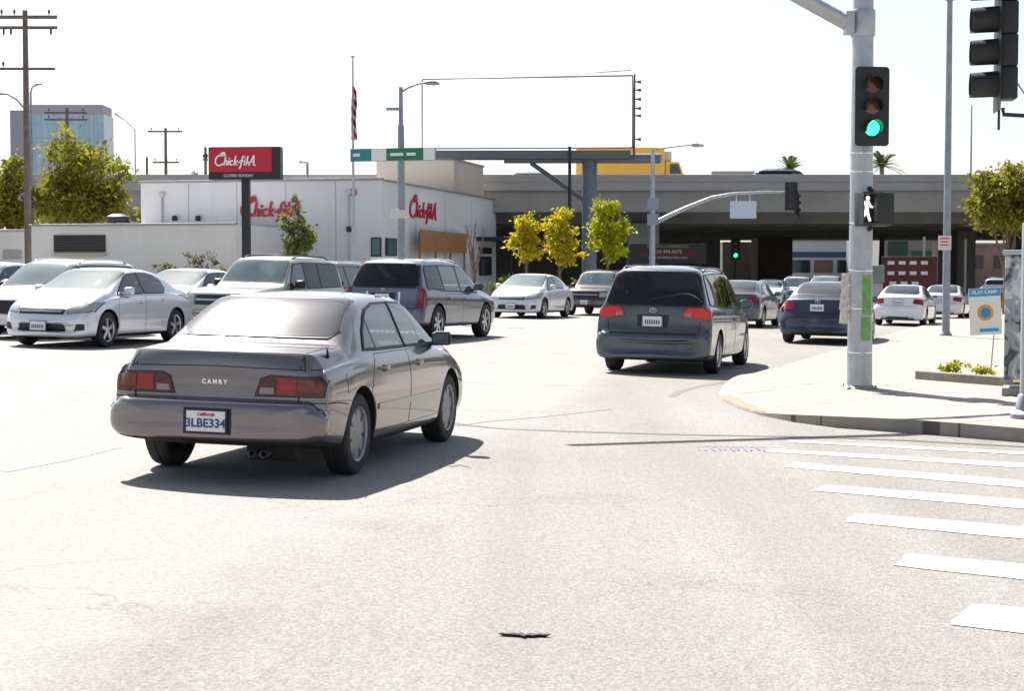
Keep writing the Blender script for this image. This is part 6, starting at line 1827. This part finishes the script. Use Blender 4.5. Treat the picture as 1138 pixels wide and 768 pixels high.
# ---- mid-distance signal mast with curved arm
Ym = 88.
p = P(725, 300, Ym); p.z = G(p.x)
mp_ = empty('signal_mast', p, 0, 'distant signal mast with long curved arm and blank white sign, in front of the overpass', 'signal mast')
def mx_(px_): return X(px_, Ym) - p.x
def mz_(py_): return Z(py_, Ym) - p.z
bm = bmesh.new(); lathe(bm, [(.16, 0), (.15, mz_(245)), (.10, mz_(166))], 14); obj('post', bm, mp_, GALV, smooth=50)
bm = bmesh.new(); tube(bm, [(0, 0, mz_(249)), (mx_(745), -.05, mz_(239)), (mx_(765), -.1, mz_(230)), (mx_(790), -.15, mz_(220)), (mx_(815), -.2, mz_(215.5)), (mx_(850), -.25, mz_(214)), (mx_(882), -.3, mz_(214))], [.13, .12, .11, .10, .085, .07, .06], 10); obj('mast_arm', bm, mp_, GALV, smooth=60)
bm = bmesh.new(); tube(bm, [(0, 0, mz_(167)), (mx_(745), 0, mz_(164)), (mx_(768), 0, mz_(161.5))], [.05, .04, .035], 8); tube(bm, [(mx_(766), 0, mz_(161.5)), (mx_(772), 0, mz_(161.8)), (mx_(781), 0, mz_(162.5))], [.05, .13, .06], 10); obj('lamp_arm', bm, mp_, GALV, smooth=50)
bm = bmesh.new(); box(bm, ((mx_(810) + mx_(839)) / 2, -.25, (mz_(224) + mz_(243)) / 2), (mx_(839) - mx_(810), .05, mz_(224) - mz_(243)), bevel=.01)
for q in (817, 832): tube(bm, [(mx_(q), -.22, mz_(224)), (mx_(q), -.2, mz_(216))], .025, 6)
obj('blank_sign', bm, mp_, mat('pale blue white sign', (.55, .62, .72), .5))
for q in (220, 237):
    bm = bmesh.new(); box(bm, (0, -.2, mz_(q + 7)), (.62, .05, .6), bevel=.02); obj('small_sign', bm, mp_, mat('grey sign back', (.28, .31, .36), .5))
for nm_, px_, py_, w_, ll in (('a', 879, 218, 1, 'black traffic signal at the tip of the distant curved mast arm'),):
    c = P(px_, py_, Ym - .4)
    signal_head('traffic_signal', facing((c.x, Ym - .5, c.z), R(165)), ll, lit=False, r_=.15)
c = P(887, 226, Ym - .2)
signal_head('traffic_signal', facing((c.x, Ym + .1, c.z), R(95)), 'second black traffic signal hanging below the tip of the curved mast arm', lit=False, r_=.14)
# far green signal under the bridge
Yg = 112.
p = P(817, 300, Yg); p.z = G(p.x)
gs = empty('signal_post', p, 0, 'thin post carrying the green lit signal under the overpass', 'pole')
bm = bmesh.new(); lathe(bm, [(.08, 0), (.07, Z(290, Yg) - p.z)], 10); obj('shaft', bm, gs, mat('dark green steel', (.01, .07, .05), .5), smooth=50)
c = P(817, 277, Yg)
sgh = signal_head('traffic_signal', facing((c.x, Yg - .2, c.z), R(4)), 'green lit traffic signal in the dark under the overpass', r_=.15)
# banner under the bridge
c = P(742, 280, 96.)
bn = empty('shop_banner', (c.x, c.y, c.z), 0, 'dark wide banner with gold title and white phone number under the overpass', 'banner', None)
wB = 86 * 96 / F0; hB = 22 * 96 / F0
bm = bmesh.new(); box(bm, (0, 0, -.1), (wB, .08, hB), bevel=.01); bnp = obj('board', bm, bn, mat('banner dark', (.02, .018, .022), .7))
bm = bmesh.new(); box(bm, (0, -.045, -.13), (wB * .72, .02, .18), bevel=.005); obj('red_band', bm, bnp, mat('banner maroon', (.09, .012, .02), .7))
FB = Matrix.Rotation(PI / 2, 4, 'X')
add_text('title_lettering', 'EL PARA LA MARISCOS', .24, Matrix.Translation((0, -.06, .33)) @ FB, mat('gold letters', (.30, .25, .08), .6), bnp, extrude=.004)
add_text('number_lettering', '424-444-6676', .30, Matrix.Translation((0, -.06, .02)) @ FB, mat('dim white letters', (.40, .38, .40), .6), bnp, extrude=.004)
add_text('web_lettering', 'www.fordofmarket.com', .24, Matrix.Translation((0, -.06, -.32)) @ FB, mat('dim white letters', (.40, .38, .40), .6), bnp, extrude=.004)
for sx_2 in (-1, 1):
    bm = bmesh.new(); tube(bm, [(sx_2 * wB * .47, .08, -c.z + G(c.x)), (sx_2 * wB * .47, .08, .5)], .06, 8); obj('post', bm, bn, DARKM)

# ---- buildings beyond the bridge
def simple_building(name, px0, px1, pyt, Y, dep, m, label, wins=(), roof=None, zbase=-1.):
    x0, x1 = X(px0, Y), X(px1, Y); zt = Z(pyt, Y)
    r = empty(name, (x0, Y, zbase), 0, label, 'building')
    bm = bmesh.new(); box(bm, ((x1 - x0) / 2, dep / 2, (zt - zbase) / 2), (x1 - x0, dep, zt - zbase)); obj('wall', bm, r, m)
    bm = bmesh.new(); box(bm, ((x1 - x0) / 2, -.1, zt - zbase + .08), (x1 - x0 + .3, .4, .25), bevel=.03); obj('parapet_cap', bm, r, CONC2)
    for (a0, a1, b0, b1, mw) in wins:
        bm = bmesh.new(); xa_, xb_ = X(a0, Y) - x0, X(a1, Y) - x0; za, zb2 = Z(b1, Y) - zbase, Z(b0, Y) - zbase
        box(bm, ((xa_ + xb_) / 2, -.05, (za + zb2) / 2), (xb_ - xa_, .14, zb2 - za), bevel=.02); obj('window' if mw in (WIN, TEALW) else 'sign_panel', bm, r, mw)
    return r
simple_building('warehouse', 560, 1500, 292, 330, 30, mat('dull far wall', (.16, .155, .15), .9, var=.2, vscale=.2), 'long dull low building far beyond the overpass, filling the gaps between the shops')
simple_building('shop_building', 872, 960, 268, 196, 20, mat('pale shop wall', (.42, .44, .46), .8, var=.1), 'pale flat building seen beyond the overpass left of the signal pole', [(876, 955, 280, 286, mat('navy awning', (.03, .05, .12), .6)), (880, 900, 289, 303, WIN), (904, 925, 289, 303, mat('dull brown panel', (.14, .09, .07), .7)), (930, 950, 289, 303, WIN)])
simple_building('shop_building', 978, 1062, 262, 176, 18, mat('grey shop wall', (.22, .22, .22), .8, var=.15), 'grey shop with dark green signs beyond the overpass above the dark red lorry',
                [(986, 1008, 268, 286, mat('dark green board', (.012, .07, .05), .5)), (1012, 1050, 279, 286, mat('green awning', (.01, .12, .07), .6)), (1013, 1060, 287, 290, mat('awning white trim', (.6, .62, .6), .6))])
simple_building('brick_building', 1062, 1250, 272, 186, 18, mat('pinkish brick wall', (.30, .21, .18), .85, var=.25, vscale=.6), 'pinkish brick building beyond the overpass at the right edge', [(1078, 1092, 284, 298, WIN), (1104, 1118, 284, 298, WIN), (1126, 1136, 282, 296, WIN)])
for k, (px_, pt) in enumerate(((1026, 263), (1072, 266))):
    Yq = 98 + k * 4; x = X(px_, Yq); bm = bmesh.new(); tube(bm, [(x, Yq, G(x)), (x, Yq, Z(pt, Yq))], [.09, .08], 8)
    tag(obj('post', bm, None, mat('pale post', (.42, .38, .33), .8), smooth=50), ['short pale post behind the dark red lorry', 'short pale post right of the bare light pole'][k], 'post')

# dark red lorry with white boxes
Yr = 82.
xc = X(1010, Yr); g_ = G(xc)
rt = empty('stake_truck', (xc, Yr, g_), R(-14), 'dark red lorry body with three rows of white labels behind the white saloons', 'truck')
zt1 = Z(285, Yr) - g_; wR = 60 / (F0 / Yr)
MR = mat('dark red lorry paint', (.065, .005, .01), .5, var=.2, vscale=2)
tb('cargo_body', -wR / 2, wR / 2, 0, 5.0, .8, zt1, MR, rt, .04)
bd_ = [o for o in rt.children][0]
for r_i in range(3):
    for c_i in range(4):
        x = -wR * .33 + c_i * wR * .2 + (.1 if r_i == 2 else 0); z = zt1 - .32 - r_i * .52
        if r_i == 2 and c_i == 3: continue
        tb('white_label', x - .17, x + .17, -.03, .0, z - .09, z + .09, mat('label white', (.6, .58, .6), .5), bd_, .005)
tb('chassis', -wR * .45, wR * .45, .2, 6.3, .45, .8, DARKM, rt)
tb('cab', -wR * .42, wR * .42, 5.2, 6.8, .6, 2.2, MR, rt, .15)
for x in (-wR * .40, wR * .40):
    for y in (1.1, 6.0):
        bm = bmesh.new(); lathe(bm, [(.25, -.14), (.45, -.13), (.45, .13), (.25, .14)], 18, 'X', M=Matrix.Translation((x, y, .45))); obj('wheel', bm, rt, RUB, smooth=40)

# ---- glass office tower
Yo = 420.
x0, x1 = X(14, Yo), X(117, Yo)
ot = empty('office_tower', (x0, Yo, 0), 0, 'mid-rise office tower with light blue glass and brown top behind the left trees', 'building')
zt1 = Z(117, Yo); wO = x1 - x0
FOG = mat('pale brown tower stone', (.36, .35, .38), .8, var=.04, vscale=.05)
def curtain(name, c1, c2, bw, rh):
    m, nt, b = newmat(name); tc = nt.nodes.new('ShaderNodeTexCoord'); mpn = nt.nodes.new('ShaderNodeMapping'); mpn.inputs['Rotation'].default_value = (PI / 2, 0, 0)
    nt.links.new(tc.outputs['Object'], mpn.inputs[0]); br = nt.nodes.new('ShaderNodeTexBrick'); br.offset = 0; br.inputs['Scale'].default_value = 1; br.inputs['Brick Width'].default_value = bw; br.inputs['Row Height'].default_value = rh
    br.inputs['Mortar Size'].default_value = .12; br.inputs['Color1'].default_value = (*c1, 1); br.inputs['Color2'].default_value = (*c2, 1); br.inputs['Mortar'].default_value = (.30, .38, .46, 1)
    nt.links.new(mpn.outputs[0], br.inputs['Vector']); nt.links.new(br.outputs['Color'], b.inputs['Base Color']); b.inputs['Roughness'].default_value = .25
    return m
tb('wall', 0, wO * .2, 0, 11, 0, zt1 - 1.5, mat('grey tower stone', (.30, .29, .32), .8, var=.05, vscale=.05), ot, 0)
tb('wall', wO * .2, wO, .5, 11, 0, zt1 - 2.4, curtain('pale blue curtain glass', (.30, .44, .54), (.36, .50, .60), 1.6, 3.6), ot, 0)
tb('roof_band', wO * .18, wO * .99, .2, 10.5, zt1 - 2.4, zt1, FOG, ot, .2)
tb('corner_mullion', wO * .86, wO * .89, .3, .6, 0, zt1 - 2.5, mat('pale mullion', (.4, .5, .58), .5), ot, 0)

# ---- utility poles and lamps at left
def utility_pole(base, h, arms, label, r_=.16, group='utility poles'):
    root = empty('utility_pole', base, 0, label, 'utility pole', group)
    bm = bmesh.new(); lathe(bm, [(r_ * 1.15, -1), (r_, h * .5), (r_ * .75, h)], 12); obj('post', bm, root, CREOS, smooth=50)
    for (z, x0, x1, t_, ins) in arms:
        bm = bmesh.new(); box(bm, ((x0 + x1) / 2, -r_ - .05, z), (x1 - x0, .11, t_), bevel=.01); a_ = obj('crossarm', bm, root, CREOS)
        for q in ins:
            bm = bmesh.new(); lathe(bm, [(.02, 0), (.02, .08), (.06, .1), (.05, .18), (.07, .2), (.03, .28), (.01, .3)], 8, M=Matrix.Translation((q, -r_ - .05, z + t_ / 2))); obj('insulator', bm, a_, DARKM, smooth=50)
    return root
Yp = 78.
p = P(31, 250, Yp); p.z = G(p.x)
def uz(py_): return Z(py_, Yp) - p.z
def ux(px_): return X(px_, Yp) - p.x
up = utility_pole(p, uz(14), [(uz(22), ux(-28), ux(69), .16, [ux(-8), ux(8), ux(22), ux(60)]), (uz(33.5), ux(-28), ux(69), .14, []), (uz(78.5), ux(-24), ux(66), .12, [ux(1), ux(9), ux(-14)])], 'tall dark timber utility pole with three crossarms at the left edge')
up.children[0].location = (0, 0, 0)
bm = bmesh.new()
for q in (10, 18, 62): tube(bm, [(ux(q), -.2, uz(34)), (ux(q), -.2, uz(41))], .05, 6)
obj('hanging_insulator', bm, up, DARKM)
ub = [o for o in up.children if o.name.startswith('post')][0]
# lean of the pole in the photograph is tiny; two lamp arms on it
bm = bmesh.new(); tube(bm, [(0, 0, uz(124)), (ux(22), 0, uz(112)), (ux(12), 0, uz(106)), (ux(0), 0, uz(105))], [.05, .045, .04, .08], 8); obj('lamp_arm', bm, up, GALVD, smooth=50)
p2 = P(36, 250, 84.); p2.z = G(p2.x)
sl = empty('street_lamp', p2, 0, 'thin street lamp with short upturned arm right behind the left utility pole', 'street lamp', 'street lamps')
bm = bmesh.new(); hS = Z(104, 84) - p2.z; tube(bm, [(0, 0, 0), (0, 0, hS)], [.09, .06], 8); obj('post', bm, sl, GALVD)
bm = bmesh.new(); tube(bm, [(0, 0, hS), (.1, 0, hS + .3), (.35, 0, hS + .42), (.6, 0, hS + .44)], [.05, .04, .07, .04], 8); obj('lamp_arm', bm, sl, GALVD, smooth=50)
def mini_pole(px_, pyt, Y, arms, label, lw_=.13):
    p = P(px_, 250, Y); p.z = G(p.x)
    k = Y / F0
    return utility_pole(p, Z(pyt, Y) - p.z, [(Z(a_, Y) - p.z, (l_ - px_) * k, (r2 - px_) * k, .16, [(l_ - px_) * k * .8, (r2 - px_) * k * .8]) for (a_, l_, r2) in arms], label, lw_)
mini_pole(185, 143, 150, [(147, 166, 204), (181, 171, 200)], 'utility pole with two crossarms above the restaurant roof left of the red sign', .17)
mini_pole(76, 121, 130, [(126.5, 52, 99), (134, 52, 99)], 'utility pole whose double crossarm shows above the big left tree', .17)
mini_pole(164, 175, 130, [], 'short plain pole stub above the restaurant roof', .13)
mini_pole(229, 164, 110, [(178, 227, 232)], 'slim pole just left of the red pylon sign', .12)
for (px_, pyt, Y, dx, lab, w_) in ((151, 145, 120, -22, 'very thin street lamp arching left between tree and utility pole', .06), (342, 181, 95, -9, 'short lamp post with arm to the left above the restaurant roof', .10)):
    p = P(px_, 250, Y); p.z = G(p.x); k = Y / F0
    sl = empty('street_lamp', p, 0, lab, 'street lamp', 'street lamps')
    h_ = Z(pyt, Y) - p.z
    bm = bmesh.new(); tube(bm, [(0, 0, 0), (0, 0, h_)], [w_, w_ * .8], 8); obj('post', bm, sl, GALVD)
    bm = bmesh.new(); up_ = 1.2 if dx < -15 else .02; tube(bm, [(0, 0, h_), (dx * k * .5, 0, h_ + up_ * .6), (dx * k, 0, h_ + up_)], [w_ * .6, w_ * .5, w_ * 1.1], 8); obj('lamp_arm', bm, sl, GALVD, smooth=50)

# ---- trees
def tb_(px_, py_, Y, dy=0):    # tree base
    p = P(px_, py_, Y); return Vector((p.x, Y, G(p.x)))
def blobs_px(base, Y, L_):     # ellipses (px, py, rx, ry) at depth Y, in metres relative to the base
    k = Y / F0; out = []
    for (px_, py_, rx, ry) in L_:
        out.append((X(px_, Y) - base.x, 0, Z(py_, Y) - base.z, rx * k, rx * k * .9, ry * k))
    return out
b0 = tb_(95, 250, 86)
tree('leafy_tree', b0, 'large yellow green tree in front of the office tower at left', 'tree', 4.5, .22, blobs_px(b0, 86, [(78, 175, 26, 34), (104, 195, 36, 34), (68, 210, 22, 30), (112, 225, 34, 20), (135, 205, 14, 30), (90, 234, 42, 16), (60, 232, 20, 18), (128, 236, 18, 14)]), 9000, .14, LG1, 11, .55)
b0 = tb_(12, 250, 84)
tree('leafy_tree', b0, 'narrow yellow green tree left of the tall utility pole', 'tree', 4, .16, blobs_px(b0, 84, [(16, 195, 14, 28), (8, 225, 18, 26), (46, 225, 14, 20), (14, 240, 22, 16)]), 4500, .14, LG1, 12, .45)
b0 = tb_(329, 300, 68)
tree('young_tree', b0, 'small sparse young tree in front of the restaurant wall', 'tree', 2.6, .06, blobs_px(b0, 68, [(329, 228, 7, 10), (324, 246, 13, 14), (334, 262, 17, 16), (330, 275, 20, 10)]), 1700, .10, LG4, 13, .25)
for (x_, L_, n_, lm_, lab, sd_) in ((585, [(585, 252, 13, 14), (583, 268, 16, 16), (590, 282, 12, 10)], 1700, LG2, 'leftmost of three street trees by the overpass, golden yellow', 21),
                                  (622, [(622, 246, 17, 14), (622, 266, 21, 18), (630, 284, 16, 10)], 2200, LG2, 'middle of three street trees by the overpass, yellow with gaps', 22),
                                  (675, [(672, 234, 16, 14), (676, 252, 22, 18), (674, 274, 20, 18)], 2500, LG3, 'rightmost of three street trees by the overpass, bright green', 23)):
    b0 = tb_(x_, 300, 76)
    tree('street_tree', b0, lab, 'tree', 2.4, .09, blobs_px(b0, 76, L_), n_, .115, lm_, sd_, .3, 'three street trees before the overpass')
b0 = tb_(1118, 300, 74)
tree('leafy_tree', b0, 'large bushy yellow green tree before the overpass at the right edge', 'tree', 2.6, .13, blobs_px(b0, 74, [(1112, 212, 36, 27), (1096, 226, 22, 24), (1128, 208, 32, 24), (1152, 222, 36, 32), (1112, 238, 36, 18), (1142, 242, 36, 16)]), 10000, .12, LG1, 31, .45)
# bare tree beside the restaurant
b0 = tb_(527, 300, 72)
tree('bare_tree', b0, 'bare leafless small tree at the right end of the restaurant', 'tree', 1.9, .09, blobs_px(b0, 72, [(520, 256, 8, 10), (536, 256, 8, 10), (528, 250, 6, 8)]), 0, .1, LG1, 41, limbs=7, bark=mat('reddish bark', (.16, .10, .08), .9, var=.3))
# hedge in front of the wing
hr = random.Random(8)
for k, (x_, y_, r1, lab) in enumerate(((186, 292, 15, 'leftmost dark dry shrub before the low service building'), (215, 290, 14, 'middle dry shrub before the low service building'), (240, 289, 15, 'rightmost dry shrub, just left of the red sign post'), (300, 290, 14, 'yellow green shrub at the foot of the young tree'))):
    b0 = tb_(x_, 300, 66); kk = 66 / F0
    shrub('shrub', b0, [(0, 0, (Z(y_, 66) - b0.z) * .55, r1 * kk, .4, (Z(y_ - 7, 66) - b0.z) * .5)], 900, .07, LG5 if k < 3 else LG3, lab, 'shrub', 50 + k, .2, 'shrubs by the restaurant')
# dark planting and low items at the foot of the overpass trees
for k, (x_, lab) in enumerate(((560, 'low dark shrub under the golden street tree'), (600, 'low dark shrub between the yellow street trees'), (648, 'low dark shrub left of the bright green street tree'))):
    b0 = tb_(x_, 300, 80); kk = 80 / F0
    shrub('shrub', b0, [(0, 0, .6, 20 * kk, .5, .8)], 700, .08, LG4, lab, 'shrub', 60 + k, .22, 'shrubs by the overpass')

# palms beyond the overpass
def palm(px_, pyc, Y, r_, label, seed):
    rnd = random.Random(seed); p = P(px_, pyc, Y); base = Vector((p.x, Y, G(p.x)))
    root = empty('palm_tree', base, 0, label, 'palm tree', 'palm trees beyond the overpass')
    h = p.z - base.z
    bm = bmesh.new(); tube(bm, [(0, 0, 0), (.1, 0, h * .5), (0, 0, h)], [.28, .2, .18], 10); obj('trunk', bm, root, BARK, smooth=50)
    bm = bmesh.new()
    for k in range(34):
        a = rnd.uniform(0, 2 * PI); el = rnd.uniform(-.5, 1.35); d = Vector((math.cos(a) * math.cos(el), math.sin(a) * math.cos(el), math.sin(el)))
        side = d.cross(Vector((0, 0, 1))).normalized(); L_ = r_ * rnd.uniform(.8, 1.1); prev = Vector((0, 0, h)); n = 7
        for i in range(n):
            t = (i + 1) / n; q = Vector((0, 0, h)) + d * L_ * t + Vector((0, 0, -.35 * L_ * t * t))
            for s in (-1, 1):
                for j in range(2):
                    b_ = prev.lerp(q, j * .5); tip = b_ + (side * s * .8 + d * .7).normalized() * L_ * .34 * (1 - .5 * t) + Vector((0, 0, -.08 * L_))
                    bm.faces.new([bm.verts.new(v) for v in (b_, b_ + d * L_ * .05, tip)])
            bm.faces.new([bm.verts.new(v) for v in (prev + side * .02, q, prev - side * .02)]); prev = q
    obj('fronds', bm, root, LG6)
palm(878, 188, 150, 1.9, 'round palm crown above the dark blue vehicle on the overpass', 1)
palm(980, 184, 140, 1.9, 'palm top just right of the signal pole above the overpass', 2)
# distant low greenery left
c = P(214, 195, 240)
b0 = Vector((c.x, 240, 0))
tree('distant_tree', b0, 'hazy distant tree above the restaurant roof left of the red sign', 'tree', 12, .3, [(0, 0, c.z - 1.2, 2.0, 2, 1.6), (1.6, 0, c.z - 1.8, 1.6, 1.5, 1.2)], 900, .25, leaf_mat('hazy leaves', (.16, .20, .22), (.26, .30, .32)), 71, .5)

# parking area ground, left lots: pale lighter asphalt
bm, vs = drape([(X(-200, 62), 62), (X(560, 62), 62), (X(560, 70), 70), (X(-200, 70), 70)], .012, 6)
tag(obj('parking_lot', bm, None, mat('pale lot concrete', (.34, .33, .31), .9, var=.12, vscale=.6)), kind='structure')
bpy.context.view_layer.update()
